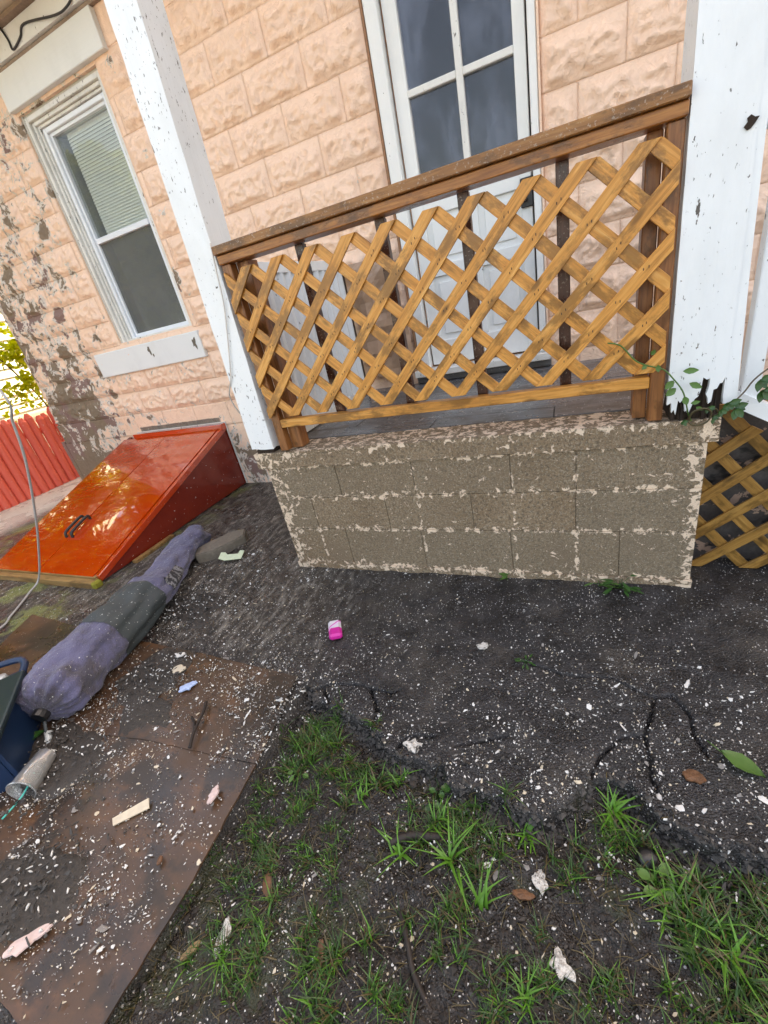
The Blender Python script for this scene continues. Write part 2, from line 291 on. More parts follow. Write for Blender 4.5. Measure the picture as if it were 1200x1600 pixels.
# glass
def mk_glass(name, tint, spec=.5, mesh_sheen=.15):
    t = NT(name); ge = t.n.new('ShaderNodeNewGeometry'); dp = t.n.new('ShaderNodeVectorMath'); dp.operation = 'DOT_PRODUCT'
    t.L(ge.outputs['Incoming'], dp.inputs[0]); t.L(ge.outputs['Normal'], dp.inputs[1])
    fr_ = t.math('ADD', .03, t.math('MULTIPLY', .9, t.math('POWER', t.math('SUBTRACT', 1., t.math('ABSOLUTE', dp.outputs['Value'])), 5.)))
    gl = t.n.new('ShaderNodeBsdfGlossy'); gl.inputs['Roughness'].default_value = .02
    tr = t.n.new('ShaderNodeBsdfTransparent'); tr.inputs[0].default_value = (*tint, 1)
    df = t.n.new('ShaderNodeBsdfDiffuse'); df.inputs[0].default_value = (.30, .31, .30, 1) if name == 'screen' else (.36, .42, .56, 1)
    p = t.pos(); hz = t.math('MULTIPLY', t.lin(t.noise(t.mapv(p, (1, 1, .6)), 5, 4, .5), .2, .8, .6, 1.), mesh_sheen) if name != 'glass_door' else t.math('MULTIPLY', t.math('ADD', .2, t.math('MULTIPLY', t.step(t.noise(t.mapv(p, (1.4, 1, .7)), 3.1, 5, .62), .40, .68), 1.)), mesh_sheen)  # screen: mesh grey; door panes: blotchy blue reflection painted in as diffuse colour
    spk = t.math('MULTIPLY', t.step(t.noise(p, 110, 2, .5), .74, .76), .5)
    m1 = t.n.new('ShaderNodeMixShader'); t.L(t.math('MAXIMUM', hz, spk), m1.inputs[0]); t.L(tr.outputs[0], m1.inputs[1]); t.L(df.outputs[0], m1.inputs[2])
    m2 = t.n.new('ShaderNodeMixShader'); t.L(fr_, m2.inputs[0]); t.L(m1.outputs[0], m2.inputs[1]); t.L(gl.outputs[0], m2.inputs[2])
    t.L(m2.outputs[0], t.out.inputs[0]); M[name] = t.m
mk_glass('glass', (.9, .92, .9), mesh_sheen=.06); mk_glass('glass_door', (.75, .78, .82), mesh_sheen=.20); mk_glass('screen', (.60, .61, .60), mesh_sheen=.42)
simple('blind', (.90, .91, .86), .5, 8, .08)
t = NT('plastic_cup'); t.fin((.75, .78, .78), .15, None, Transmission_Weight=.8, IOR=1.35); M['plastic_cup'] = t.m
t = NT('carton'); o = t.obj(); x, y, z = t.sep(o)[:3]
c = t.mix(t.step(x, -.005, -.006), (.60, .58, .62), (.55, .02, .27)); d = t.math('ADD', x, t.math('MULTIPLY', y, .9))
c = t.mix(t.math('MULTIPLY', t.step(t.math('ABSOLUTE', t.math('SUBTRACT', d, .03)), .006, .004), 1.), c, (.6, .03, .35))
c = t.mix(t.math('MULTIPLY', t.step(t.math('ABSOLUTE', t.math('SUBTRACT', d, .018)), .009, .008), .6), c, (.72, .45, .75))
M['carton'] = t.fin(c, .35, t.bump(t.noise(o, 40, 3), .3, .003))

# ------------------------------------------------------------------ object helpers
def tag(o, label=None, cat=None, group=None, kind=None):
    if label: o['label'] = label
    if cat: o['category'] = cat
    if group: o['group'] = group
    if kind: o['kind'] = kind
    return o
def empty(name, loc, label, cat, group=None):
    o = bpy.data.objects.new(name, None); o.location = loc; COL.objects.link(o); o.empty_display_size = .1
    bpy.context.view_layer.update(); return tag(o, label, cat, group)
def mesh_obj(name, verts, faces, mat, parent=None, smooth=False, loc=None, rot=None):
    me = bpy.data.meshes.new(name); me.from_pydata([tuple(v) for v in verts], [], faces); me.update()
    if smooth: me.polygons.foreach_set('use_smooth', [True]*len(me.polygons))
    me.materials.append(M[mat] if isinstance(mat, str) else mat)
    o = bpy.data.objects.new(name, me); COL.objects.link(o)
    if loc is not None: o.location = loc
    if rot is not None: o.rotation_euler = rot
    if parent: setpar(o, parent)
    return o
def setpar(o, p):
    o.parent = p; o.matrix_parent_inverse = Matrix.Translation(wloc(p)).inverted() if no_rot(p) else p_world(p).inverted()
def p_world(p):
    mw = Matrix.LocRotScale(p.location, p.rotation_euler, p.scale)
    return (p_world(p.parent) @ p.matrix_parent_inverse @ mw) if p.parent else mw
def wloc(p): return p_world(p).translation
def no_rot(p):
    return all(abs(a) < 1e-6 for a in p_world(p).to_euler())
def box_geo(a, b):
    x0, y0, z0 = a; x1, y1, z1 = b
    v = [(x0,y0,z0),(x1,y0,z0),(x1,y1,z0),(x0,y1,z0),(x0,y0,z1),(x1,y0,z1),(x1,y1,z1),(x0,y1,z1)]
    f = [(0,3,2,1),(4,5,6,7),(0,1,5,4),(1,2,6,5),(2,3,7,6),(3,0,4,7)]
    return v, f
def bevel_mesh(o, wdt=.003, seg=1):
    bm = bmesh.new(); bm.from_mesh(o.data)
    bmesh.ops.bevel(bm, geom=[e for e in bm.edges], offset=wdt, segments=seg, affect='EDGES', profile=.6)
    bm.to_mesh(o.data); bm.free(); return o
def box(name, a, b, mat, parent=None, bev=.002):
    c = [(a[i]+b[i])/2 for i in range(3)]; h = [abs(b[i]-a[i])/2 for i in range(3)]
    v, f = box_geo((-h[0], -h[1], -h[2]), h)
    o = mesh_obj(name, v, f, mat, parent, loc=c)
    if bev: bevel_mesh(o, min(bev, min(h)*.6))
    return o
def multi(name, boxes, mat, parent=None, bev=0):
    V, F = [], []
    for a, b in boxes:
        v, f = box_geo(a, b); k = len(V); V += v; F += [tuple(i+k for i in q) for q in f]
    o = mesh_obj(name, V, F, mat, parent)
    if bev: bevel_mesh(o, bev)
    return o
def prism_y(name, poly, y0, y1, mat, parent=None, loc=(0,0,0), rot=(0,0,0)):
    n = len(poly); V = [(x, y0, z) for x, z in poly] + [(x, y1, z) for x, z in poly]
    F = [tuple(range(n)), tuple(range(2*n-1, n-1, -1))] + [((i+1) % n, i, i+n, (i+1) % n+n) for i in range(n)]
    o = mesh_obj(name, V, F, mat, parent, loc=loc, rot=rot)
    bm = bmesh.new(); bm.from_mesh(o.data); bmesh.ops.triangulate(bm, faces=[f for f in bm.faces if len(f.verts) > 4]); bmesh.ops.recalc_face_normals(bm, faces=bm.faces); bm.to_mesh(o.data); bm.free()
    return o
def smooth_path(pts, n=8):
    P = [Vector(p) for p in pts]; out = []
    for i in range(len(P)-1):
        a, b, c, d = P[max(i-1, 0)], P[i], P[i+1], P[min(i+2, len(P)-1)]
        for k in range(n):
            u = k/n; out.append(.5*((2*b)+(-a+c)*u+(2*a-5*b+4*c-d)*u*u+(-a+3*b-3*c+d)*u**3))
    out.append(P[-1]); return out
def tube_geo(pts, r, seg=8, V=None, F=None):
    V = [] if V is None else V; F = [] if F is None else F; n = len(pts); base = len(V)
    up = Vector((.13, .21, 1)).normalized()
    for i, p in enumerate(pts):
        t = (pts[min(i+1, n-1)]-pts[max(i-1, 0)]); t = t.normalized() if t.length > 1e-9 else Vector((0, 0, 1))
        a = t.cross(up); a = a.normalized() if a.length > .05 else t.cross(Vector((1, 0, 0))).normalized(); b = t.cross(a)
        rr = r(i/(n-1)) if callable(r) else r
        for k in range(seg):
            q = 2*math.pi*k/seg; V.append(tuple(p+a*math.cos(q)*rr+b*math.sin(q)*rr))
    for i in range(n-1):
        for k in range(seg):
            F.append((base+i*seg+k, base+i*seg+(k+1) % seg, base+(i+1)*seg+(k+1) % seg, base+(i+1)*seg+k))
    F.append(tuple(base+k for k in range(seg))[::-1]); F.append(tuple(base+(n-1)*seg+k for k in range(seg)))
    return V, F
def tube(name, pts, r, mat, parent=None, seg=8, n=8):
    P = smooth_path(pts, n) if n > 1 else [Vector(p) for p in pts]
    V, F = tube_geo(P, r, seg); return mesh_obj(name, V, F, mat, parent, smooth=True)

# ------------------------------------------------------------------ value noise on arrays
_H = rng.random((256, 256))
def vnoise(x, y):
    xi = np.floor(x).astype(int); yi = np.floor(y).astype(int); fx = x-xi; fy = y-yi
    fx = fx*fx*(3-2*fx); fy = fy*fy*(3-2*fy)
    a = _H[xi % 256, yi % 256]; b = _H[(xi+1) % 256, yi % 256]; c = _H[xi % 256, (yi+1) % 256]; d = _H[(xi+1) % 256, (yi+1) % 256]
    return (a*(1-fx)+b*fx)*(1-fy)+(c*(1-fx)+d*fx)*fy
def fbm(x, y, oct=4):
    s = 0; a = .5
    for i in range(oct): s = s+a*vnoise(x*2**i+i*17.3, y*2**i+i*9.1); a *= .5
    return s

# ------------------------------------------------------------------ GROUND
EX = [-.99, -.955, -.873, -.745, -.608, -.552, -.374, -.344, -.197, -.082, -.01, .036, .09, .149, .184, .245, .39, .7, 1.5, 4.]
EY = [.935, .905, .851, .837, .779, .724, .726, .685, .678, .665, .72, .80, .81, .786, .735, .705, .700, .66, .5, .3]
CR = [[(-.96, .90), (-.90, .93), (-.863, .94), (-.763, .965), (-.69, .95), (-.623, .945), (-.60, .98)], [(-.71, .96), (-.636, .86), (-.66, .80)],
      [(-.90, .92), (-.84, .86)], [(.03, .80), (.063, .863), (.125, .938), (.184, .962), (.205, 1.03), (.218, 1.104), (.273, 1.128), (.303, 1.064), (.30, 1.0), (.33, .93)],
      [(.184, .962), (.19, .90), (.185, .84), (.20, .78)], [(.218, 1.104), (.17, 1.13), (.12, 1.16), (-.05, 1.15), (-.15, 1.17)], [(-.35, .80), (-.28, .84), (-.2, .87)], [(-.55, .73), (-.50, .80), (-.42, .83)]]
def seg_dist(X, Y, pts):
    D = np.full(X.shape, 9.)
    for (ax, ay), (bx, by) in zip(pts[:-1], pts[1:]):
        dx, dy = bx-ax, by-ay; L2 = dx*dx+dy*dy; u = np.clip(((X-ax)*dx+(Y-ay)*dy)/L2, 0, 1)
        D = np.minimum(D, np.hypot(X-ax-u*dx, Y-ay-u*dy))
    return D
def soil_mask(X, Y):
    e = np.interp(X, EX, EY) + (fbm(X*22, Y*22)-.47)*.05
    m = np.clip((e-Y)/.012+.5, 0, 1); left = np.clip((X+.985+(fbm(Y*15+5, X*3)-.47)*.03)/.03, 0, 1)
    return m*left*(X < 6)
def gheight(X, Y):
    s = soil_mask(X, Y)
    z = -.048*s + (fbm(X*9, Y*9, 4)-.47)*(.018+.036*s) + (fbm(X*45, Y*45, 3)-.44)*(.006+.014*s)
    e = np.interp(X, EX, EY); groove = np.exp(-((Y-e+.03)/.03)**2)*(X > -.95)*(X < 1.2)
    z = z - groove*.022*fbm(X*7+3, Y*7)*1.6
    for c in CR:
        d = seg_dist(X, Y, [(a+.006*math.sin(a*90), b+.006*math.cos(b*80)) for a, b in c]); d = d + (fbm(X*60, Y*60, 2)-.35)*.006
        z = z - .030*np.exp(-(np.maximum(d, 0)/.0033)**2)*(1-s)
    far = np.clip((np.hypot(X, Y-1)-5)/20, 0, 1)
    return z*(1-far)
def axis(lo, hi, zones):
    out = []; x = zones[0][0]
    for a, b, st in zones: out += list(np.arange(a, b, st))
    out.append(zones[-1][1]); o = np.array(out); L = lo; l = []
    stp = .05; q = o[0]
    while q > L: q -= stp; stp *= 1.25; l.append(max(q, L))
    r = []; stp = .05; q = o[-1]
    while q < hi: q += stp; stp *= 1.25; r.append(min(q, hi))
    return np.array(sorted(set(l)) + list(o) + r)
gx = axis(-150, 150, [(-3.6, -1.25, .014), (-1.25, .75, .005)]); gy = axis(-150, 150, [(-.12, 1.3, .005), (1.3, 3.0, .016)])
GX, GY = np.meshgrid(gx, gy); GZ = gheight(GX, GY)
nx, ny = len(gx), len(gy)
me = bpy.data.meshes.new('ground'); me.vertices.add(nx*ny)
me.vertices.foreach_set('co', np.stack([GX, GY, GZ], -1).astype(np.float32).ravel())
ii = np.arange(nx*ny).reshape(ny, nx); q = np.stack([ii[:-1, :-1], ii[:-1, 1:], ii[1:, 1:], ii[1:, :-1]], -1).reshape(-1, 4)
me.loops.add(q.size); me.loops.foreach_set('vertex_index', q.ravel()); me.polygons.add(len(q))
me.polygons.foreach_set('loop_start', np.arange(len(q))*4); me.polygons.foreach_set('loop_total', np.full(len(q), 4))
me.polygons.foreach_set('use_smooth', np.ones(len(q), bool)); me.update(calc_edges=True)
at = me.attributes.new('soil', 'FLOAT', 'POINT'); at.data.foreach_set('value', soil_mask(GX, GY).astype(np.float32).ravel())
me.materials.append(M['ground']); go = bpy.data.objects.new('ground', me); COL.objects.link(go)
tag(go, 'dark cracked asphalt yard breaking up into wet soil', kind='structure')
import bisect
_gx = gx.tolist(); _gy = gy.tolist()
def gz(x, y):
    i = min(max(bisect.bisect_right(_gx, x)-1, 0), nx-2); j = min(max(bisect.bisect_right(_gy, y)-1, 0), ny-2)
    u = (x-_gx[i])/(_gx[i+1]-_gx[i]); v = (y-_gy[j])/(_gy[j+1]-_gy[j])
    return float((GZ[j, i]*(1-u)+GZ[j, i+1]*u)*(1-v)+(GZ[j+1, i]*(1-u)+GZ[j+1, i+1]*u)*v)

# ------------------------------------------------------------------ HOUSE
YW = 2.953
house = empty('house', (-2.4, YW, 0), 'peach painted rock-faced block house with white window and door, paint peeling at its corner', 'house')
ZB = .578; CH = .204
def edge_x(z): return -5.30+.125*z
# backing wall with holes
holes = [(-3.72, -2.83, 1.41, 3.0), (-.975, -.15, .76, 2.95)]
xs = [-5.28, -3.72, -2.83, -.975, -.15, 3.2]
wb = [((-5.12, YW+.0022, -.3), (-3.72, YW+.30, 4.6)), ((-3.72, YW+.0022, -.3), (-2.83, YW+.30, 1.41)), ((-3.72, YW+.0022, 3.0), (-2.83, YW+.30, 4.6)),
      ((-2.83, YW+.0022, -.3), (-.975, YW+.30, 4.6)), ((-.975, YW+.0022, -.3), (-.15, YW+.30, .76)), ((-.975, YW+.0022, 2.95), (-.15, YW+.30, 4.6)), ((-.15, YW+.0022, -.3), (3.2, YW+.30, 4.6))]
multi('wall', wb, 'peach', house)
# back of the building (casts the shade over the yard)
multi('rear_wall', [((-4.95, YW+.302, -.3), (-4.65, 11, 6.4)), ((-4.6, 10.8, -.3), (9, 11, 6.4)), ((3.2, YW+.04, -.3), (9, YW+.3, 6.4)), ((-4.9, YW+.06, 4.602), (3.2, YW+.3, 6.4))], 'peach', house)
rf = multi('roof', [((-5.6, YW-.35, 6.402), (9.4, 11.4, 6.6))], 'beige', house)
_rv = {}
def rock(w_, h_, seed, smooth=False):
    nx_, nz_ = max(5, int(w_/.0115)), 18
    V = []; F = []; mg = .013
    for j in range(nz_):
        for i in range(nx_):
            x = -w_/2+w_*i/(nx_-1); z = -h_/2+h_*j/(nz_-1)
            ex = min(x+w_/2, w_/2-x); ez0 = z+h_/2; ez1 = h_/2-z
            wob = .006*mnoise.noise(Vector((x*30+seed, z*30, seed))); r = min(1, max(0, (ex-mg+wob)/.030))*min(1, max(0, (ez0-mg+wob)/.020))*min(1, max(0, (ez1-mg+wob)/.050))
            r = r*r*(3-2*r)
            p = Vector((x*11+seed*13.7, z*13, seed*3.1)); n = mnoise.noise(p)*.5+.5
            n2 = 1-abs(mnoise.noise(p*1.7+Vector((5, 1, 2))))*2; n3 = abs(mnoise.noise(p*3.9)); n4 = mnoise.noise(p*8)
            hh = 0 if smooth else r*(.002+.028*n+.018*n2*n2-.014*n3+.0025*n4)
            V.append((x, -max(hh, -.002), z))
    for j in range(nz_-1):
        for i in range(nx_-1):
            a = j*nx_+i; F.append((a, a+1, a+nx_+1, a+nx_))
    b = len(V); rim = [i for i in range(nx_)]+[j*nx_+nx_-1 for j in range(1, nz_)]+[(nz_-1)*nx_+i for i in range(nx_-2, -1, -1)]+[j*nx_ for j in range(nz_-2, 0, -1)]
    for i in rim: V.append((V[i][0]*1.0, .034, V[i][2]))
    for k in range(len(rim)): F.append((rim[k], b+k, b+(k+1) % len(rim), rim[(k+1) % len(rim)]))
    me = bpy.data.meshes.new('block'); me.from_pydata(V, [], F); me.polygons.foreach_set('use_smooth', [True]*len(F)); me.materials.append(M['peach']); return me
def rock_mesh(w_, smooth=False):
    key = (round(w_/.02), smooth)
    if abs(w_-.3986) < .002:
        k = random.randrange(12); 
        if ('f', k, smooth) not in _rv: _rv[('f', k, smooth)] = rock(.3986, CH-.0016, k+1, smooth)
        return _rv[('f', k, smooth)]
    return rock(w_, CH-.0016, random.random()*50, smooth)
def lay_row(x0, x1, z0, off, smooth=False):
    e = off+.4*math.floor((x0-off)/.4); 
    while e < x1-.01:
        a, b = max(e, x0)+.0007, min(e+.4, x1)-.0007
        if b-a > .035:
            o = bpy.data.objects.new('block', rock_mesh(b-a, smooth)); COL.objects.link(o)
            o.location = ((a+b)/2, YW+random.uniform(-.002, .002), z0+CH/2); o.parent = house; o.matrix_parent_inverse = Matrix.Translation(house.location).inverted()
        e += .4
rowi = 0
z = ZB
while z < 3.0:
    off = -1.375 if rowi % 2 else -1.575
    sm = (rowi == 0)
    segs = [(edge_x(z+.1), -.985), (-.140, 3.1)]
    out = []
    for a, b in segs:
        zz0, zz1 = z, z+CH
        if zz1 > 1.40 and zz0 < 2.98: out += [s for s in ((a, -3.725), (-2.825, b)) if a < -3.8] if a < -4 else [(a, b)]
        else: out.append((a, b))
    for a, b in out: lay_row(a, b, z, off, sm)
    z += CH; rowi += 1
box('block', (-5.12, YW-.002, 3.03), (-.985, YW+.034, 3.232), 'peach', house)
box('foundation', (-5.24, YW+.0, -.2), (-.985, YW+.034, ZB-.003), 'peach', house)
box('foundation', (-.14, YW+.0, -.2), (3.1, YW+.034, ZB-.003), 'peach', house)
multi('corner_return', [((edge_x(0), YW+.0, -.2), (-5.245, YW+.3, .6)), ((-5.22, YW+.036, .6), (-5.13, YW+.3, 1.5)), ((-5.13, YW+.036, 1.5), (-5.10, YW+.3, 4.5))], 'peach', house)
# sill, lintel, frieze, soffit
box('window_sill', (-4.08, YW-.035, 1.160), (-2.772, YW+.03, 1.366), 'concrete_white', house, .006)
box('lintel', (-3.742, YW-.04, 3.018), (-2.678, YW+.03, 3.213), 'concrete_white', house, .004)
box('moulding', (-5.3, YW-.03, 3.214), (-1.6, YW+.03, 3.236), 'brown_line', house)
box('frieze', (-5.3, YW-.055, 3.238), (-1.6, YW+.03, 3.36), 'white_trim', house)
box('moulding', (-5.35, YW-.10, 3.362), (-1.6, YW+.03, 3.385), 'brown_line', house)
box('soffit', (-5.45, YW-.55, 3.387), (-1.6, YW+.03, 3.41), 'beige', house)
# peeled scraps on the smooth blocks beside the window
def scrap(cx, cz, s, n, mat='chip_cream', y=YW-.004):
    pl = []; k = random.random()*9
    for i in range(n):
        a = 2*math.pi*i/n; r = s*(.55+.6*mnoise.noise(Vector((math.cos(a)*1.4+k, math.sin(a)*1.4, k)))+.15)
        pl.append((cx+math.cos(a)*r*.55, cz+math.sin(a)*r))
    return prism_y('paint_scar', pl, y, y+.008, mat, house)
scrap(-2.835, 1.285, .055, 15, 'stone', YW-.0375); scrap(-3.36, 1.30, .035, 13, 'stone', YW-.0375); scrap(-3.33, 1.26, .018, 11, 'stone', YW-.0375)
# window
wf = multi('window', [((-3.74, YW+.02, 1.372), (-3.70, YW+.045, 3.015)), ((-3.70, YW+.03, 2.985), (-2.83, YW+.06, 3.015))], 'grey_reveal', house)
def frame_boxes(x0, x1, z0, z1, wd, y0, y1): return [((x0, y0, z0), (x0+wd, y1, z1)), ((x1-wd, y0, z0), (x1, y1, z1)), ((x0+wd, y0, z1-wd), (x1-wd, y1, z1)), ((x0+wd, y0, z0), (x1-wd, y1, z0+wd))]
multi('casing', frame_boxes(-3.70, -2.84, 1.372, 2.984, .03, YW+.020, YW+.12), 'white_old', wf, .003)
multi('casing', frame_boxes(-3.669, -2.871, 1.403, 2.953, .022, YW+.042, YW+.12), 'white_old', wf, .003)
multi('casing', frame_boxes(-3.646, -2.894, 1.404, 2.93, .016, YW+.06, YW+.12), 'white_old', wf, .002)
multi('sash', frame_boxes(-3.628, -2.912, 1.405, 2.912, .030, YW+.075, YW+.13), 'white_alu', wf, .003)
multi('sash', frame_boxes(-3.597, -2.943, 1.436, 2.881, .020, YW+.095, YW+.14), 'white_alu', wf, .002)
box('meeting_rail', (-3.578, YW+.085, 2.150), (-2.962, YW+.125, 2.188), 'white_alu', wf, .003)
multi('jamb_liner', [((-3.60, YW+.141, 1.42), (-3.575, YW+.30, 2.9)), ((-2.965, YW+.141, 1.42), (-2.94, YW+.30, 2.9)), ((-3.575, YW+.141, 2.865), (-2.965, YW+.30, 2.9)), ((-3.575, YW+.141, 1.42), (-2.965, YW+.30, 1.455))], 'grey_reveal', wf)
box('pane', (-3.577, YW+.118, 2.19), (-2.963, YW+.122, 2.86), 'glass', wf, 0)
box('pane', (-3.577, YW+.112, 1.457), (-2.963, YW+.116, 2.149), 'screen', wf, 0)
bl = []
zz = 1.47
while zz < 2.84:
    bl.append(zz); zz += .0195
V, F = [], []
for zc in bl:
    k = len(V)
    for (dy, dz) in ((-.010, -.0115), (-.006, .000), (.002, .0115)):
        V += [(-3.50, YW+.160+dy, zc+dz), (-2.975, YW+.160+dy, zc+dz)]
    F += [(k, k+1, k+3, k+2), (k+2, k+3, k+5, k+4)]
tag(mesh_obj('blind', V, F, 'blind', wf, smooth=True), kind='stuff')
box('blind_rail', (-3.51, YW+.165, 2.842), (-2.97, YW+.205, 2.866), 'blind', wf)
box('room_dark_sheet', (-3.9, YW+.36, 1.2), (-2.6, YW+.40, 3.2), 'dark_in', wf, 0)  # dark sheet standing in for the unlit room behind the blind

# door
dr = multi('door_casing', [((-.972, YW-.015, .80), (-.90, YW+.06, 3.0)), ((-.192, YW-.015, .80), (-.153, YW+.06, 3.0)), ((-.90, YW-.015, 2.90), (-.192, YW+.06, 3.0))], 'white_door', house, .004)
box('trim_strip', (-.988, YW-.02, .80), (-.974, YW+.03, 3.0), 'rust_trim', dr, .002)
box('trim_strip', (-.151, YW-.02, .80), (-.140, YW+.03, 3.0), 'peach', dr, .002)
box('threshold', (-1.0, YW-.07, .755), (-.13, YW+.05, .797), 'white_old', dr, .004)
box('step_board', (-1.0, YW-.03, .712), (-.13, YW+.05, .753), 'deck', dr, .002)
DX0, DX1 = -.888, -.204
GL, GR, GB, GT, MV = -.812, -.262, 1.75, 2.74, -.530
stl = [((DX0, YW+.03, .81), (GL, YW+.075, 2.88)), ((GR, YW+.03, .81), (DX1, YW+.075, 2.88)), ((GL, YW+.03, GT), (GR, YW+.075, 2.88)), ((GL, YW+.03, 1.66), (GR, YW+.075, GB)),
       ((GL, YW+.03, 1.335), (GR, YW+.075, 1.40)), ((GL, YW+.03, .81), (GR, YW+.075, .96)), ((-.56, YW+.03, .96), (-.50, YW+.075, 1.335)), ((-.56, YW+.03, 1.40), (-.50, YW+.075, 1.66))]
dleaf = multi('door', stl, 'white_door', house, .003)
for (a, b, c, d) in ((GL, -.56, .96, 1.335), (-.50, GR, .96, 1.335), (GL, -.56, 1.40, 1.66), (-.50, GR, 1.40, 1.66)):
    o = box('panel', (a, YW+.048, c), (b, YW+.070, d), 'white_door', dleaf, 0)
    o2 = box('panel', (a+.035, YW+.038, c+.035), (b-.035, YW+.049, d-.035), 'white_door', dleaf, .006)
mun = [((MV-.018, YW+.026, GB), (MV+.018, YW+.07, GT)), ((GL, YW+.028, 2.208), (MV-.018, YW+.07, 2.240)), ((MV+.018, YW+.028, 2.208), (GR, YW+.07, 2.240))]
multi('muntin', mun, 'white_old', dleaf, .003)
for a, b in ((GL, MV-.018), (MV+.018, GR)):
    for c, d in ((GB, 2.208), (2.24, GT)): box('pane', (a, YW+.050, c), (b, YW+.054, d), 'glass_door', dleaf, 0)
hd = box('lock_plate', (-.262, YW+.012, 1.565), (-.198, YW+.029, 1.70), 'black', dleaf, .004)
tube('handle', [(-.235, YW+.012, 1.60), (-.235, YW-.02, 1.60), (-.262, YW-.028, 1.602), (-.31, YW-.024, 1.605)], .008, 'black', dleaf)
box('hall_dark_sheet', (-1.1, YW+.75, .8), (0, YW+.8, 3.1), 'dark_in', dleaf, 0)  # dark sheet added in place of the unlit hall behind the panes
V, F = tube_geo(smooth_path([(-.75, YW+.5, 1.4), (-.76, YW+.52, 2.0), (-.72, YW+.5, 2.9)]), .06, 8)
# kraft paper sheet on wall beside the door
V, F = [], []
for j in range(19):
    for i in range(11):
        u, v = i/10, j/18; x = -1.405+.40*u+.015*math.sin(v*7); z = .80+.72*v
        y = YW-.055-.03*mnoise.noise(Vector((u*4, v*7, 1)))-.025*abs(mnoise.noise(Vector((u*9, v*15, 4))))
        V.append((x, y, z))
n = len(V); V += [(x, y+.003, z) for x, y, z in V]
for j in range(18):
    for i in range(10):
        a = j*11+i; F.append((a, a+1, a+12, a+11)); F.append((n+a, n+a+11, n+a+12, n+a+1))
tag(mesh_obj('paper_sheet', V, F, 'kraft'), 'crumpled brown paper sheet on the wall left of the white door', 'paper')

# ------------------------------------------------------------------ PORCH
Y0 = 1.693
porch = empty('porch', (-.53, Y0, 0), 'raised porch base of bare grey concrete blocks with a cap and wet grey floor boards', 'porch')
rows = [(.035, .254, [-1.478, -1.11, -.69, -.267, .164, .42]), (.260, .442, [-1.478, -1.266, -.845, -.425, .001, .42]), (.448, .617, [-1.478, -1.072, -.676, -.246, .003, .42])]
def rough_box(name, a, b, mat, parent, amp=.002, st=.02):
    o = box(name, a, b, mat, parent, 0); bm = bmesh.new(); bm.from_mesh(o.data)
    L = max(abs(b[i]-a[i]) for i in range(3)); 
    for ax in range(3):
        L = abs(b[ax]-a[ax]); c = min(60, int(L/st))
        if c < 2: continue
        for k in range(1, c):
            co = -L/2+L*k/c; pc = [0, 0, 0]; pc[ax] = co; nn = [0, 0, 0]; nn[ax] = 1
            bmesh.ops.bisect_plane(bm, geom=bm.verts[:]+bm.edges[:]+bm.faces[:], plane_co=pc, plane_no=nn)
    for v in bm.verts:
        wv = v.co+o.location
        edge = sum(1 for i in range(3) if abs(abs(v.co[i])-abs(b[i]-a[i])/2) < 1e-5)
        d = Vector((mnoise.noise(wv*23), mnoise.noise(wv*23+Vector((9, 0, 0))), mnoise.noise(wv*23+Vector((0, 9, 0)))))*amp
        if edge >= 2: d += -Vector(v.co).normalized()*0 + Vector((mnoise.noise(wv*60), 0, mnoise.noise(wv*60+Vector((3, 3, 3)))))*amp
        v.co += d
    for f in bm.faces: f.smooth = False
    bm.to_mesh(o.data); bm.free(); return o
for z0, z1, xs in rows:
    for a, b in zip(xs[:-1], xs[1:]):
        oy = random.uniform(0, .002)
        rough_box('block', (a+.002, Y0+oy, z0), (b-.002, Y0+.19, z1), 'cinder', porch, .0013, .05)
multi('mortar', [((-1.474, Y0+.005, .0), (.416, Y0+.18, .62))], 'cinder', porch)
rough_box('footing', (-1.482, Y0-.006, -.06), (.424, Y0+.1, .033), 'cinder', porch, .004, .03)
rough_box('cap', (-1.525, Y0-.009, .621), (.443, Y0+.17, .704), 'cinder', porch, .0035, .03)
for i in range(3):
    for (xa, xb) in ((-1.472, -1.29), (.24, .416)):
        for k in range(3): box('block', (xa, Y0+.195+k*.36, .03+i*.195), (xb, Y0+.55+k*.36, .22+i*.195), 'cinder', porch, .003)
ys = [Y0+.172+.142*i for i in range(9)]
for i, y in enumerate(ys):
    cuts = sorted([-1.50, .45]+[random.uniform(-1.2, .2) for _ in range(1 if i % 2 else 2)])
    if i == 0: cuts = [-1.50, -.62, -.08, .45]
    for a, b in zip(cuts[:-1], cuts[1:]): box('floor_board', (a+.0015, y, .683), (b-.0015, min(y+.138, YW-.04), .708+random.uniform(-.001, .001)), 'deck', porch, .002)
box('floor_joist', (-1.27, Y0+.2, .55), (.23, YW-.05, .68), 'rot', porch, 0)

# railing -----------------------------------------------------------
rail = empty('porch_railing', (-.53, Y0, .71), 'reddish timber porch railing filled with diagonal honey-coloured lattice slats', 'railing')
def lbox(name, a, b, mat, parent, bev=.003): return box(name, a, b, mat, parent, bev)
lbox('handrail', (-1.345, 1.655, 1.571), (.277, 1.762, 1.603), 'cedar_old', rail)
lbox('top_rail', (-1.345, 1.672, 1.536), (.277, 1.765, 1.5695), 'cedar_dark', rail)
lbox('bottom_rail', (-1.299, 1.684, .827), (.231, 1.722, .866), 'cedar', rail)
lbox('stud', (.232, 1.684, .712), (.275, 1.73, 1.535), 'stud', rail)
lbox('stud', (-1.345, 1.684, .712), (-1.300, 1.73, 1.535), 'stud', rail)
lbox('stud', (-1.298, 1.723, .712), (-1.235, 1.79, 1.535), 'stud', rail)
lbox('stud', (.190, 1.731, .712), (.231, 1.80, 1.535), 'stud', rail)
for k, x in enumerate((-.99, -.64, -.335, -.03)):
    lbox('baluster', (x-.019, 1.735, .82), (x+.019, 1.765, 1.5345), 'stake', rail, .002)
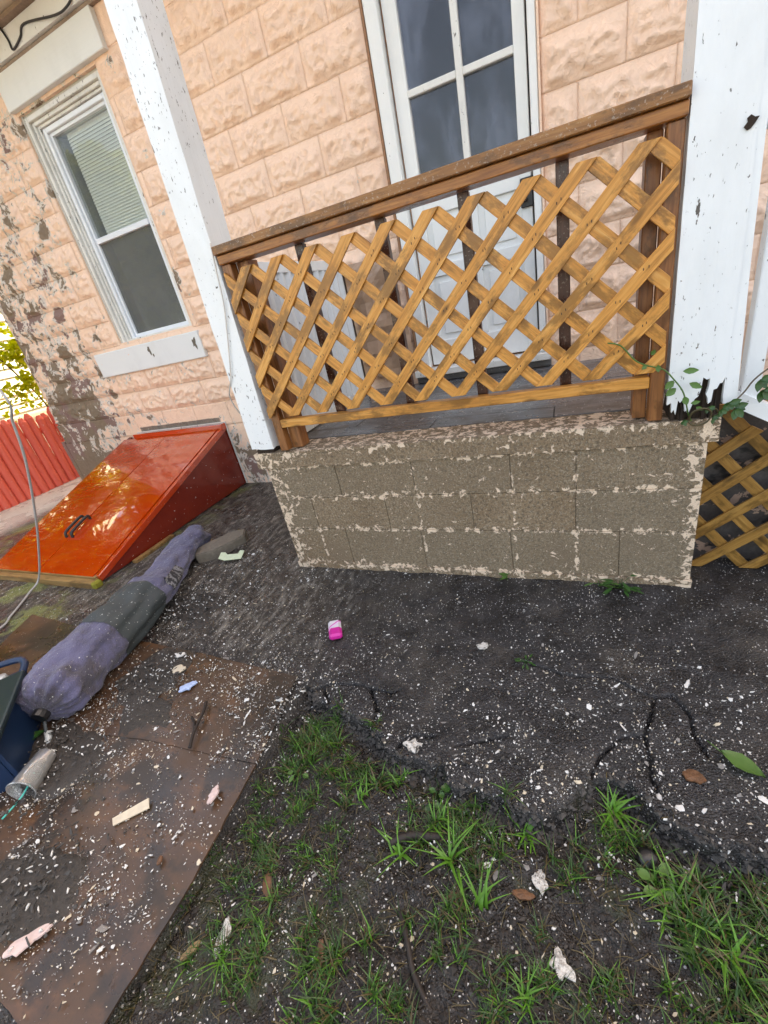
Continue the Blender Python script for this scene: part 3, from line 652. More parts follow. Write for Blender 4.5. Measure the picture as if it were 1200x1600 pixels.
def clip(poly, f):
    out = []
    for i in range(len(poly)):
        p, q = poly[i], poly[(i+1) % len(poly)]; a, b = f(p), f(q)
        if a >= 0: out.append(p)
        if (a >= 0) != (b >= 0): t_ = a/(a-b); out.append((p[0]+(q[0]-p[0])*t_, p[1]+(q[1]-p[1])*t_))
    return out
def slat(cx, cz, ang, length, wd, rect, y0, y1, mat, parent, extra=None):
    c, s = math.cos(ang), math.sin(ang); h = wd/2
    P = [(cx+c*u-s*v, cz+s*u+c*v) for u, v in ((-length, -h), (length, -h), (length, h), (-length, h))]
    x0, x1, z0, z1 = rect
    for f in (lambda p: p[0]-x0, lambda p: x1-p[0], lambda p: p[1]-z0, lambda p: z1-p[1]): P = clip(P, f)
    if extra: P = clip(P, extra)
    if len(P) < 3: return
    A = sum(P[i][0]*P[(i+1) % len(P)][1]-P[(i+1) % len(P)][0]*P[i][1] for i in range(len(P)))/2
    if abs(A) < .0006: return
    mx = sum(p[0] for p in P)/len(P); mz = sum(p[1] for p in P)/len(P)
    loc = [((p[0]-mx)*c+(p[1]-mz)*s, -(p[0]-mx)*s+(p[1]-mz)*c) for p in P]
    o = prism_y('lattice_slat', loc, y0, y1, mat, None, (mx, 0, mz), (0, -ang, 0))
    bevel_mesh(o, .0012)
    o.parent = parent; o.matrix_parent_inverse = Matrix.Translation(parent.location).inverted()
    return o
R = (-1.338, .266, .884, 1.507); SW = .0395
for k in range(-6, 12):
    xb = -1.223+.1558*k
    j = lambda: random.uniform(-.003, .003)
    slat(xb+.028+j(), .884, math.radians(45.6)+j(), 1.2, SW, R, 1.6625, 1.6715, 'cedar', rail)
for k in range(-1, 16):
    xb = -1.223+.1558*k
    slat(xb+.028+random.uniform(-.003, .003), .884, math.radians(135.5), 1.2, SW, R, 1.6725, 1.6815, 'cedar', rail)

SV, SF = [], []
for ka in range(-6, 12):
    for kb in range(-1, 16):
        xa, xb_ = -1.223+.1558*ka+.028, -1.223+.1558*kb+.028
        ta, tb_ = math.tan(math.radians(45.6)), math.tan(math.radians(44.5)); xx = (xa*ta+xb_*tb_)/(ta+tb_); zz_ = .884+(xx-xa)*ta
        if -1.32 < xx < .25 and .90 < zz_ < 1.49 and random.random() < .8:
            for dd in (-.006, .006):
                cx, cz = xx+dd+random.uniform(-.003, .003), zz_+dd*.6+random.uniform(-.004, .004); v_, f_ = box_geo((cx-.0012, 1.6618, cz-.0035), (cx+.0012, 1.6632, cz+.0035)); k_ = len(SV); SV += v_; SF += [tuple(a+k_ for a in q_) for q_ in f_]
tag(mesh_obj('staples', SV, SF, 'bark', rail), kind='stuff')
# posts ----------------------------------------------------------------
pl_ = empty('porch_post', (-1.45, Y0, .71), 'slim white porch post on the left, rising beside the red cellar door', 'post', 'white porch posts')
V = []
pr_x = lambda zz: (-1.521+.030*(zz-.7), -1.385+.030*(zz-.7))
levels = [.714, .73]+[.71+.1*i for i in range(1, 26)]
sec = 10
def post_geo(levels, fx, y0, y1, chew=0, sub=5):
    V = []; F = []; ring = None
    for li, zz in enumerate(levels):
        x0, x1 = fx(zz); pts = []
        for k in range(sub): pts.append((x0+(x1-x0)*k/sub, y0))
        for k in range(sub): pts.append((x1, y0+(y1-y0)*k/sub))
        for k in range(sub): pts.append((x1-(x1-x0)*k/sub, y1))
        for k in range(sub): pts.append((x0, y1-(y1-y0)*k/sub))
        for (x, y) in pts:
            q = Vector((x*30, y*30, zz*9)); corner = 1 if (x in (x0, x1) and y in (y0, y1)) else .25
            a = chew*corner; z_ = zz
            if li == 0: z_ += .012*mnoise.noise(Vector((x*60, y*60, 1)))+.006
            V.append((x+a*mnoise.noise(q), y+a*mnoise.noise(q+Vector((7, 3, 1))), z_))
    n = 4*sub
    for l in range(len(levels)-1):
        for k in range(n): F.append((l*n+k, l*n+(k+1) % n, (l+1)*n+(k+1) % n, (l+1)*n+k))
    F.append(tuple(range(n))[::-1]); F.append(tuple(range((len(levels)-1)*n, len(levels)*n)))
    return V, F
V, F = post_geo([.722, .74]+[.76+.05*i for i in range(66)], pr_x, Y0-.012, Y0+.128, .003)
o = mesh_obj('shaft', V, F, 'white_post', pl_)
bevel_mesh  # shaft keeps crisp corners
# rounded foot corner
box('foot', (-1.505, Y0+.0, .700), (-1.40, Y0+.12, .724), 'rot', pl_, .004)
pr_ = empty('porch_post', (.38, Y0, .71), 'wide white porch post on the right with its foot rotted into dark splinters', 'post', 'white porch posts')
bot = [(.285,.765),(.297,.772),(.300,.737),(.306,.748),(.312,.729),(.316,.778),(.322,.770),(.333,.784),(.338,.737),(.343,.744),(.348,.728),(.355,.752),(.362,.778),(.371,.786),(.376,.806),(.379,.846),(.389,.838),(.398,.841),(.397,.812),(.392,.79),(.397,.777),(.400,.758),(.408,.765),(.410,.803),(.419,.806),(.425,.822),(.431,.822),(.437,.840),(.438,.776)]
top = [(.385, 4.0), (.250, 4.0)]
bot2 = bot; front = bot2+[(.440, .765)]+[(.436, 1.3), (.424, 1.6), (.40, 2.5), (.385, 4.0), (.262, 4.0), (.270, 2.5), (.281, 1.6)]
prism_y('face_board', front, Y0-.014, Y0+.006, 'white_post', pr_)
prism_y('face_board', [(.4415, .752), (.478, .748), (.460, 1.15), (.450, 1.45), (.436, 2.5), (.43, 4.0), (.388, 4.0), (.4015, 2.5), (.4255, 1.6), (.4375, 1.3)], Y0-.008, Y0+.02, 'white_post', pr_)
box('side_board', (.285, Y0+.008, .79), (.298, Y0+.19, 4.0), 'white_post', pr_, .002)
box('side_board', (.446, Y0+.022, .78), (.458, Y0+.19, 1.7), 'white_post', pr_, .002)
V, F = post_geo([.69, .71, .74, .77, .80, .85, .9, 1.2], lambda z: (.302, .444), Y0+.012, Y0+.15, .012)
mesh_obj('rotten_core', V, F, 'rot', pr_)
for i in range(34):
    x = random.uniform(.30, .45); h = random.uniform(.03, .12); w_ = random.uniform(.003, .009); y = Y0+random.uniform(-.004, .03)
    V, F = tube_geo([Vector((x, y, .695)), Vector((x+random.uniform(-.004, .004), y+.003, .70+h*.6)), Vector((x+random.uniform(-.006, .006), y+.004, .70+h))], lambda u, w_=w_: w_*(1-u*.8), 4)
    if i == 0: SV, SF = V, F
    else: k = len(SV); SV += V; SF += [tuple(a+k for a in f) for f in F]
mesh_obj('splinters', SV, SF, 'rot', pr_)
prism_y('bare_patch', [(.400, 1.475), (.407, 1.484), (.405, 1.492), (.412, 1.497), (.421, 1.490), (.430, 1.489), (.423, 1.478), (.415, 1.468), (.408, 1.466)], Y0-.0175, Y0-.013, 'rot', pr_)
# porch roof above the frame
pf = empty('porch_roof', (-.5, 2.3, 4), 'white boarded porch roof resting on the posts, above the picture', 'roof')
box('ceiling', (-1.75, 1.55, 4.02), (1.3, YW-.6, 4.06), 'white_old', pf)

# corrugated panel at the porch's left end --------------------------------
cp = empty('corrugated_panel', (-1.38, 2.35, .71), 'white ribbed metal sheet closing the left end of the porch behind the lattice', 'panel')
V, F = [], []
prof = []; y = 1.93
while y < 2.80: prof += [(y, 0), (y+.030, 0), (y+.045, .022), (y+.060, .022), (y+.075, 0)]; y += .075
for (yy, d) in prof: V += [(-1.37+d, yy, .755), (-1.37+d, yy, 1.50), (-1.373+d, yy, .755), (-1.373+d, yy, 1.50)]
for i in range(len(prof)-1):
    a = i*4; F += [(a, a+4, a+5, a+1), (a+2, a+3, a+7, a+6)]
mesh_obj('sheet', V, F, 'white_sheet', cp)
box('top_strip', (-1.39, 1.90, 1.50), (-1.35, 2.83, 1.55), 'white_trim', cp)
box('bottom_strip', (-1.39, 1.90, .715), (-1.355, 2.83, .755), 'white_old', cp)
box('end_strip', (-1.38, 2.83, .72), (-1.355, 2.86, 1.53), 'rot', cp)

# stair rail and skirt on the right ----------------------------------------
sr = empty('stair_railing', (.6, 1.78, .6), 'white sloping stair handrail with baluster at the right edge of the picture', 'railing')
def sloped(name, x0, x1, z0, sl, th, ya, yb, mat, parent):
    return prism_y(name, [(x0, z0-th), (x1, z0-th+sl*(x1-x0)), (x1, z0+sl*(x1-x0)), (x0, z0)], ya, yb, mat, parent)
sloped('bottom_rail', .440, 1.7, .805, -.62, .055, 1.74, 1.81, 'white_trim', sr)
V, F = tube_geo([Vector((.43, 1.76, 1.515)), Vector((.9, 1.76, 1.25)), Vector((1.7, 1.76, .80))], .022, 10); mesh_obj('handrail', V, F, 'white_trim', sr, smooth=True)
prism_y('handrail_board', [(.436, 1.532), (1.7, .80), (1.7, .86), (.436, 1.59)], 1.735, 1.775, 'white_trim', sr)
for x in (.53, .70, .87, 1.04): box('baluster', (x-.024, 1.75, .78-.62*(x-.44)), (x+.024, 1.80, 1.50-.57*(x-.44)), 'white_post', sr, .003)
sk = empty('lattice_skirt', (.7, 1.85, 0), 'weathered wooden lattice slats leaning at ground level right of the concrete block porch', 'lattice')
RR = (.437, 1.5, .004, .70)
for k in range(7):
    z0 = .645-.161*k+ .0
    slat(.46, z0-.155+.0, math.radians(40.5), 2.0, .040, RR, 1.832, 1.842, 'oldcedar_low', sk, extra=lambda p: (.70-.62*(p[0]-.44))-p[1])
for k in range(9):
    z0 = .385+.168*k-.17*1
    slat(.46, z0, math.radians(-50), 2.0, .040, RR, 1.843, 1.853, 'oldcedar_low', sk, extra=lambda p: (.655-.45*(p[0]-.44)-p[1]) if k > 4 else 1)
stp = empty('side_stairs', (.9, 2.0, 0), 'grey stair side wall with painted-in slat shade and peeling peach paint behind the low lattice', 'stairs')
t = NT('stairside'); p = t.pos(); n = t.noise(p, 9, 6, .65, .6); f = t.noise(p, 90, 3, .6)
c = t.mix(f, (.045, .038, .036), (.11, .095, .088)); c = t.mix(t.step(n, .56, .585), c, (.42, .28, .21)); c = t.mix(t.step(t.noise(t.mapv(p, (1,1,1.5), rot=(0,.7,0)), 7, 4, .6), .58, .66), c, (.015, .013, .013))  # diagonal black bands: shade of the slats painted into the wall colour
M['stairside'] = t.fin(c, .6, t.bump(n, .6, .01))
V, F = [], []
for j in range(22):
    for i in range(30):
        x = .425+1.3*i/29; zt = .74-.62*(x-.44); z_ = -.03+(max(zt, .02)+.03)*j/21
        V.append((x, 1.905-.02*mnoise.noise(Vector((x*7, z_*9, 0)))-.02*mnoise.noise(Vector((x*20, z_*24, 3))), z_))
for j in range(21):
    for i in range(29):
        a = j*30+i; F.append((a, a+1, a+31, a+30))
mesh_obj('stair_side', V, F, 'stairside', stp, smooth=True)
for k in range(4): box('step', (.46+.28*k, 1.94, -.02), (.46+.28*(k+1), 2.9, .55-.16*k), 'stairside', stp, .004)

# ------------------------------------------------------------------ CELLAR DOOR
cd = empty('cellar_door', (-3.5, 2.2, 0), 'glossy orange-red sloping metal cellar door with double leaves and black handles', 'cellar door')
XL, XR, YF, ZT, ZF = -4.16, -2.862, 1.395, .585, .062
def slp(y, off=0): return ZF+(ZT-ZF)*(y-YF)/(YW-YF)+off
def side_panel(x, th):
    P = [(YF, .01), (YW-.004, .01), (YW-.004, slp(YW)-.045), (YF, slp(YF)-.03)]
    V = [(x, a, b) for a, b in P]+[(x-th, a, b) for a, b in P]; F = [(0,1,2,3), (7,6,5,4)]+[((i+1)%4, i, i+4, (i+1)%4+4) for i in range(4)]
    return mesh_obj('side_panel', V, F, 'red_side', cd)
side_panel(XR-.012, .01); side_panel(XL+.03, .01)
def slope_box(name, x0, x1, y0, y1, lo, hi, mat, parent, bev=.003):
    V = []
    for x in (x0, x1):
        for y in (y0, y1):
            for h in (lo, hi): V.append((x, y, slp(y)+h))
    F = [(0,1,3,2), (4,6,7,5), (0,4,5,1), (2,3,7,6), (1,5,7,3), (0,2,6,4)]
    o = mesh_obj(name, V, F, mat, parent); bevel_mesh(o, bev); return o
slope_box('side_rail', XR-.034, XR, YF-.01, YW-.006, -.045, .002, 'red_door', cd)
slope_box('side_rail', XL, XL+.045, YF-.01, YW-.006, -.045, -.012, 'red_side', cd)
def leaf(x0, x1):
    V, F = [], []; nx_, ny_ = 10, 24
    for j in range(ny_):
        for i in range(nx_):
            u, v = i/(nx_-1), j/(ny_-1); x = x0+(x1-x0)*u; y = YF-.02+(YW-.075-YF+.02)*v
            V.append((x, y, slp(y)+.004+.004*math.sin(u*math.pi)*math.sin(v*math.pi)+.0018*mnoise.noise(Vector((x*5, y*4, 2)))))
    n = len(V); V += [(x, y, z-.018) for x, y, z in V]
    for j in range(ny_-1):
        for i in range(nx_-1):
            a = j*nx_+i; F.append((a, a+1, a+nx_+1, a+nx_)); F.append((n+a, n+a+nx_, n+a+nx_+1, n+a+1))
    rim = [i for i in range(nx_)]+[j*nx_+nx_-1 for j in range(1, ny_)]+[(ny_-1)*nx_+i for i in range(nx_-2, -1, -1)]+[j*nx_ for j in range(ny_-2, 0, -1)]
    for k in range(len(rim)): a, b = rim[k], rim[(k+1) % len(rim)]; F.append((a, n+a, n+b, b))
    o = mesh_obj('door_leaf', V, F, 'red_door', cd, smooth=True)
    o.data.set_sharp_from_angle(angle=math.radians(30)); return o
l1 = leaf(XL+.005, -3.545); l2 = leaf(-3.536, XR-.048)
for lf, x in ((l1, -3.575), (l2, -3.50)):
    pts = [(x, 1.68, slp(1.68)+.006), (x, 1.685, slp(1.685)+.034), (x, 1.71, slp(1.71)+.044), (x, 1.83, slp(1.83)+.044), (x, 1.855, slp(1.855)+.034), (x, 1.86, slp(1.86)+.006)]
    tube('handle', pts, .0105, 'black', lf)
box('header', (-4.01, YW-.07, .545), (XR+.008, YW-.003, .602), 'red_door', cd, .004)
box('caulk_line', (-4.01, YW-.012, .6035), (XR+.012, YW-.001, .610), 'white_old', cd, 0)
box('caulk_line', (XR+.001, YW-.014, .01), (XR+.012, YW-.001, .6025), 'white_old', cd, 0)
o = box('curb', (-4.3, YF-.075, -.01), (XR+.03, YF-.025, .045), 'curb', cd, .004)
box('curb', (-4.3, YF-.024, -.01), (XR-.02, YF+.01, .058), 'curb', cd, .002)
box('shim', (XR+.005, 1.62, -.01), (XR+.045, 1.98, .02), 'curb', cd, .003)
box('moss_end', (XR-.01, YF-.079, .0), (XR+.034, YF-.02, .049), 'moss', cd, .01)

# ------------------------------------------------------------------ FENCE, NEIGHBOUR, TREES
fn = empty('fence', (-6.2, 3, 0), 'red painted paling fence in full sun left of the house corner', 'fence')
ph = []
V, F = [], []; sg = 9
for k in range(sg):
    a = math.pi*k/(sg-1); V += [(.05*math.sin(a), .0487*math.cos(a), 0), (.05*math.sin(a), .0487*math.cos(a), .90), (.02*math.sin(a), .02*math.cos(a), .955)]
for k in range(sg-1): F += [(k*3, k*3+1, k*3+4, k*3+3)[::-1], (k*3+1, k*3+2, k*3+5, k*3+4)[::-1]]
F += [tuple(range(0, sg*3, 3)), (0, 1, (sg-1)*3+1, (sg-1)*3), (1, 2, (sg-1)*3+2, (sg-1)*3+1), tuple(range(2, sg*3, 3))]
pm = bpy.data.meshes.new('paling'); pm.from_pydata(V, [], F); pm.materials.append(M['red_fence'])
for i in range(64):
    o = bpy.data.objects.new('paling', pm); COL.objects.link(o); o.location = (-6.2+random.uniform(-.006, .006), .2+.0925*i, -.02+random.uniform(-.02, .02))
    o.rotation_euler = (random.uniform(-.02, .02), 0, random.uniform(-.12, .12)); o.scale = (1, 1, random.uniform(.96, 1.02)); o.parent = fn; o.matrix_parent_inverse = Matrix.Translation(fn.location).inverted()
box('rail', (-6.26, .15, .2), (-6.222, 6.5, .27), 'red_fence', fn); box('rail', (-6.26, .15, .66), (-6.222, 6.5, .73), 'red_fence', fn)
nb = empty('neighbour_house', (-8.2, 4, 0), 'pale green clapboard house beyond the red fence', 'house')
for k in range(24):
    z0 = .1+.13*k; V = [(-8.0, -2, z0), (-8.0, 11, z0), (-8.02, 11, z0+.135), (-8.02, -2, z0+.135), (-8.06, -2, z0), (-8.06, 11, z0), (-8.06, 11, z0+.135), (-8.06, -2, z0+.135)]
    mesh_obj('siding_board', V, [(0,1,2,3), (4,7,6,5), (0,4,5,1), (3,2,6,7), (0,3,7,4), (1,5,6,2)], 'siding', nb)
box('wall', (-9, -2, -.2), (-8.07, 11, 3.25), 'siding', nb, 0)
def leaves(name, n, fn_, size, mat, parent=None, aspect=.6):
    V = np.zeros((n*4, 3)); 
    for i in range(n):
        c = Vector(fn_()); a = Vector((random.gauss(0, 1), random.gauss(0, 1), random.gauss(0, .7))).normalized(); b = a.orthogonal().normalized(); s = size*random.uniform(.6, 1.4)
        V[i*4] = c-a*s; V[i*4+1] = c+b*s*aspect; V[i*4+2] = c+a*s; V[i*4+3] = c-b*s*aspect
    return mesh_obj(name, V.tolist(), [(i*4, i*4+1, i*4+2, i*4+3) for i in range(n)], mat, parent)
def blob(centers):
    def f():
        c, r = random.choice(centers)
        while True:
            d = Vector((random.uniform(-1, 1), random.uniform(-1, 1), random.uniform(-1, 1)))
            if d.length < 1: break
        return (c[0]+d.x*r*.7, c[1]+d.y*r, c[2]+d.z*r)
    return f
vn = empty('climbing_vine', (-6.75, 3.8, 0), 'yellow-green sunlit creeper above the red fence, beside the house corner', 'vine')
leaves('foliage', 1500, blob([((-6.8, 3.9+random.uniform(-.9, .35), 1.0+random.random()*.95), random.uniform(.08, .20)) for _ in range(36)]), .040, 'sun_leaf', vn)
tube('stem', [(-6.85, 3.75, 0), (-6.83, 3.9, .8), (-6.85, 3.7, 1.5), (-6.8, 3.3, 2.2)], .012, 'bark2', vn)
def tree(x, y, h, cr, n, label, tri):
    e = empty('leafy_tree', (x, y, 0), label, 'tree', 'trees beyond the fence')
    tube('trunk', [(x, y, -.1), (x+.05, y+.1, h*.3), (x-.1, y, h*.6), (x, y+.1, h*.9)], lambda u: .11*(1-u*.7), 'bark2', e, 9)
    cs = [((x+random.uniform(-cr, cr)*.8, y+random.uniform(-cr, cr), h*.62+random.uniform(-cr, cr)*.9), random.uniform(.25, .55)) for _ in range(42)]
    for c, r in cs[:9]: tube('limb', [(x, y, h*.4), ((x+c[0])/2, (y+c[1])/2, (h*.45+c[2])/2+.1), c], lambda u: .03*(1-u*.8), 'bark2', e, 5, 4)
    leaves('crown', n, blob(cs), .075, 'sun_leaf', e); leaves('crown', n//2, blob(cs), .08, 'ivy', e)
tree(-7.25, 2.2, 4.6, 1.35, 9000, 'yellow-green tree beyond the fence, seen mirrored in the glossy cellar door', 0)
tree(-7.1, -.6, 4.8, 1.3, 5000, 'second sunlit tree further along the fence, outside the left edge', 0)

# ------------------------------------------------------------------ BOARDS, BAG, RUBBISH
def sheet(name, poly, zt, th, mat, label, cat, group=None, n=26, warp=.004):
    xs = [p[0] for p in poly]; ysx = [p[1] for p in poly]
    bm = bmesh.new(); vs = []
    m = len(poly)
    for i in range(m):
        a, b = poly[i], poly[(i+1) % m]; L = math.hypot(b[0]-a[0], b[1]-a[1]); k = max(1, int(L/.03))
        for q_ in range(k):
            u = q_/k; x = a[0]+(b[0]-a[0])*u; y = a[1]+(b[1]-a[1])*u
            j = .004 if q_ else 0
            vs.append(bm.verts.new((x+j*mnoise.noise(Vector((x*40, y*40, 1))), y+j*mnoise.noise(Vector((x*40, y*40, 5))), 0)))
    f = bm.faces.new(vs)
    if f.normal.z < 0: f.normal_flip()
    bmesh.ops.triangulate(bm, faces=bm.faces)
    for ax in (0, 1):
        lo, hi = (min(xs), max(xs)) if ax == 0 else (min(ysx), max(ysx)); c = int((hi-lo)/.06)
        for k in range(1, c):
            pc = [0, 0, 0]; pc[ax] = lo+(hi-lo)*k/c; nn = [0, 0, 0]; nn[ax] = 1
            bmesh.ops.bisect_plane(bm, geom=bm.verts[:]+bm.edges[:]+bm.faces[:], plane_co=pc, plane_no=nn)
    ext = bmesh.ops.extrude_face_region(bm, geom=bm.faces[:])
    low = [e for e in ext['geom'] if isinstance(e, bmesh.types.BMVert)]
    for v in bm.verts: v.co.z = zt+warp*mnoise.noise(Vector((v.co.x*2.5, v.co.y*2.5, 3)))*2
    for v in low: v.co.z -= th
    bmesh.ops.recalc_face_normals(bm, faces=bm.faces)
    me = bpy.data.meshes.new(name); bm.to_mesh(me); bm.free(); me.materials.append(M[mat]); o = bpy.data.objects.new(name, me); COL.objects.link(o)
    return tag(o, label, cat, group)
G1 = 'brown boards lying on the ground'
sheet('fibre_board', [(-2.15, .98), (-1.60, .975), (-1.027, .935), (-.985, .72), (-.969, .585), (-1.45, .555), (-1.9, .50), (-2.25, .62)], .0150, .005, 'board', 'wet brown board sheet under the near end of the purple bag, reaching the grass', 'board', G1)
sheet('fibre_board', [(-.969, .60), (-.962, .45), (-.944, .234), (-.948, -.07), (-1.10, -.074), (-1.255, -.064), (-1.7, -.02), (-2.3, .1), (-2.3, .56), (-1.6, .58)], .011, .007, 'board', 'large wet brown board filling the bottom left corner beside the grass', 'board', G1)
sheet('fibre_board', [(-3.03, 1.03), (-2.45, .99), (-2.2, .80), (-2.45, .55), (-2.85, .62)], .022, .007, 'board', 'square brown board corner sticking out behind the purple bag', 'board', G1)
def mound(poly_c, r, n=26, hgt=.014, z0=.012, mat='dirt', name='dirt_pile'):
    V, F = [], []; rn = 9
    for i in range(rn+1):
        for k in range(n):
            a = 2*math.pi*k/n; rad = (i/rn)*r*(1+.45*mnoise.noise(Vector((math.cos(a)*1.6+poly_c[0]*7, math.sin(a)*1.6, poly_c[1]*5))))
            x = poly_c[0]+math.cos(a)*rad; y = poly_c[1]+math.sin(a)*rad*.7
            V.append((x, y, z0+hgt*(1-(i/rn)**2)*(.5+.5*mnoise.noise(Vector((x*70, y*70, 0))))*.7-(.012 if i == rn else 0)))
    for i in range(rn):
        for k in range(n): F.append((i*n+k, (i+1)*n+k, (i+1)*n+(k+1) % n, i*n+(k+1) % n))
    return mesh_obj(name, V, F, mat, smooth=True)
for (x, y, r, h, lab) in ((-1.72, .80, .20, .012, 'dark dirt pile on the brown board beside the purple bag'), (-1.80, .40, .22, .012, 'dark dirt and flakes around the clear plastic cup'), (-1.42, .10, .17, .010, 'dirt spread at the left edge of the large board'), (-1.95, 1.25, .24, .016, 'black rubble of wet debris right of the purple bag'), (-1.55, .64, .13, .008, 'dark smear of dirt in the middle of the brown boards')):
    tag(mound((x, y), r, hgt=h, z0=.018 if y < .98 else .0), lab, 'dirt')

# rolled bag (umbrella cover)
ax = smooth_path([(-1.945, .50, .105), (-1.985, .60, .122), (-2.03, .76, .126), (-2.09, 1.0, .118), (-2.16, 1.24, .105), (-2.25, 1.42, .09), (-2.36, 1.62, .082), (-2.44, 1.80, .075), (-2.47, 1.90, .06)], 14)
def bag_r(u):
    pts = [(0, .034), (.010, .055), (.03, .095), (.06, .118), (.10, .126), (.2, .124), (.35, .118), (.5, .112), (.62, .102), (.72, .094), (.85, .092), (.96, .088), (1, .06)]
    for (a, b), (c, d) in zip(pts[:-1], pts[1:]):
        if u <= c: t_ = (u-a)/(c-a); t_ = t_*t_*(3-2*t_); return b+(d-b)*t_
    return .02
def bag_geo(u0, u1, extra=0, seg=72, wr=1):
    V, F = [], []; n = len(ax); idx = [i for i in range(n) if u0 <= i/(n-1) <= u1]
    for i in idx:
        u = i/(n-1); p = ax[i]; t_ = (ax[min(i+1, n-1)]-ax[max(i-1, 0)]).normalized(); a = Vector((0, 0, 1)).cross(t_).normalized(); b = t_.cross(a)
        for k in range(seg):
            th = 2*math.pi*k/seg; r = bag_r(u)
            pleat = math.exp(-(u/.075)**2)*.20*math.sin(th*15+3*mnoise.noise(Vector((th, 0, 0))))-.05*abs(mnoise.noise(Vector((math.cos(th)*5, math.sin(th)*5, u*7))))-.07*max(0, .5-abs(mnoise.noise(Vector((math.cos(th)*2.2+u*5, math.sin(th)*2.2, u*9))))*6)
            fold = .16*u*mnoise.noise(Vector((math.cos(th)*1.6, math.sin(th)*1.6, u*2.2)))+.13*mnoise.noise(Vector((math.cos(th)*2.5, math.sin(th)*2.5, u*14)))
            tw = (.34*abs(math.sin(th*1.5+u*9))-.15)*max(0, (u-.5)*2)
            r2 = r*(1+(pleat+fold*wr*1.6+tw))+extra
            sq = .82 if u > .5 else .93
            q = p+a*math.cos(th)*r2*(1.05+max(0, u-.55)*.3)+b*math.sin(th)*r2*sq
            if q.z < .016+gz(q.x, q.y)*0: q.z = .016+(q.z-.016)*.08
            V.append(tuple(q))
    m = len(idx)
    for i in range(m-1):
        for k in range(seg): F.append((i*seg+k, i*seg+(k+1) % seg, (i+1)*seg+(k+1) % seg, (i+1)*seg+k))
    return V, F
bag = empty('umbrella_bag', (-2.1, 1.1, 0), 'long faded purple fabric bag with dark green band lying by the cellar door', 'bag')
V, F = bag_geo(0, 1); F.append(tuple(range(71, -1, -1))); mesh_obj('cover', V, F, 'cloth', bag, smooth=True)
V, F = bag_geo(.30, .47, .0035); mesh_obj('band', V, F, 'cloth_band', bag, smooth=True)
V, F = bag_geo(0, .012, -.004); 
V2, F2 = tube_geo([Vector((-1.935, .478, .10)), Vector((-1.94, .495, .104)), Vector((-1.95, .52, .108))], .030, 12); mesh_obj('mouth_shade', V2, F2, 'black', bag)  # solid black plug, paints the shade inside the bag's mouth
tube('cord', [(-1.93, .485, .075), (-1.915, .468, .05), (-1.91, .462, .03)], .006, 'cloth_band', bag)
V2, F2 = tube_geo([Vector((-1.915, .470, .035)), Vector((-1.90, .455, .024)), Vector((-1.88, .44, .018))], lambda u: .016*(1-.5*u), 8); mesh_obj('toggle', V2, F2, 'jar', bag, smooth=True)
# dirty printed patch on the bag side
V, F = [], []
n = len(ax)
for i, u in enumerate(np.linspace(.50, .62, 8)):
    ii_ = int(u*(n-1)); p = ax[ii_]; t_ = (ax[ii_+1]-ax[ii_-1]).normalized(); a = Vector((0, 0, 1)).cross(t_).normalized(); b = t_.cross(a)
    for k, th in enumerate(np.linspace(math.radians(140), math.radians(190), 7)):
        r = bag_r(u)
        fold = .16*u*mnoise.noise(Vector((math.cos(th)*1.6, math.sin(th)*1.6, u*2.2)))+.13*mnoise.noise(Vector((math.cos(th)*2.5, math.sin(th)*2.5, u*14)))
        tw = (.34*abs(math.sin(th*1.5+u*9))-.15)*max(0, (u-.5)*2); r2 = r*(1+fold*1.6+tw)+.004
        V.append(tuple(p+a*math.cos(th)*r2*(1.05+max(0, u-.55)*.3)+b*math.sin(th)*r2*(.82 if u > .5 else .93)))
for i in range(7):
    for k in range(6): F.append((i*7+k, i*7+k+1, (i+1)*7+k+1, (i+1)*7+k))
mesh_obj('patch', V, F, 'cloth_patch', bag, smooth=True)

# tub at the left edge
U = Vector((.35, -.30, 0)).normalized(); Nn = Vector((-.65, -.76, 0)).normalized(); O = Vector((-2.155, .60, 0))
def tb(u, v, z): return tuple(O+U*u+Nn*v+Vector((0, 0, z)))
tub = empty('plastic_tub', tuple(O), 'dark blue plastic tub with a dark lid and bits inside at the left edge', 'tub')
def quadbox(name, u0, u1, v0, v1, z0, z1, mat, tp=0, parent=tub, bev=.01):
    V = [tb(u0+tp, v0+tp, z0), tb(u1-tp, v0+tp, z0), tb(u1-tp, v1-tp, z0), tb(u0+tp, v1-tp, z0), tb(u0, v0, z1), tb(u1, v0, z1), tb(u1, v1, z1), tb(u0, v1, z1)]
    o = mesh_obj(name, V, [(0,3,2,1), (4,5,6,7), (0,1,5,4), (1,2,6,5), (2,3,7,6), (3,0,4,7)], mat, parent); bevel_mesh(o, bev, 2); return o
quadbox('side', 0, .44, 0, .015, 0, .20, 'blue_tub', 0, bev=.004); quadbox('side', 0, .015, .017, .42, 0, .20, 'blue_tub', bev=.004)
quadbox('base', .017, .42, .017, .42, .001, .014, 'blue_tub', bev=.002)
quadbox('side', .425, .44, .017, .42, 0, .20, 'blue_tub', bev=.004)
quadbox('side', .017, .423, .405, .42, .015, .20, 'blue_tub', bev=.004)
quadbox('lid', .07, .47, -.03, .38, .212, .235, 'dark_lid', bev=.008)
rp = [tb(.06, -.012, .215), tb(0, -.012, .225), tb(-.035, .03, .235), tb(-.03, .2, .25), tb(-.01, .40, .235)]
tube('rim', rp, .014, 'blue_tub', tub)
jr = empty('jar', tb(.03, .12, .1), 'pale grey plastic jar inside the blue tub', 'jar')
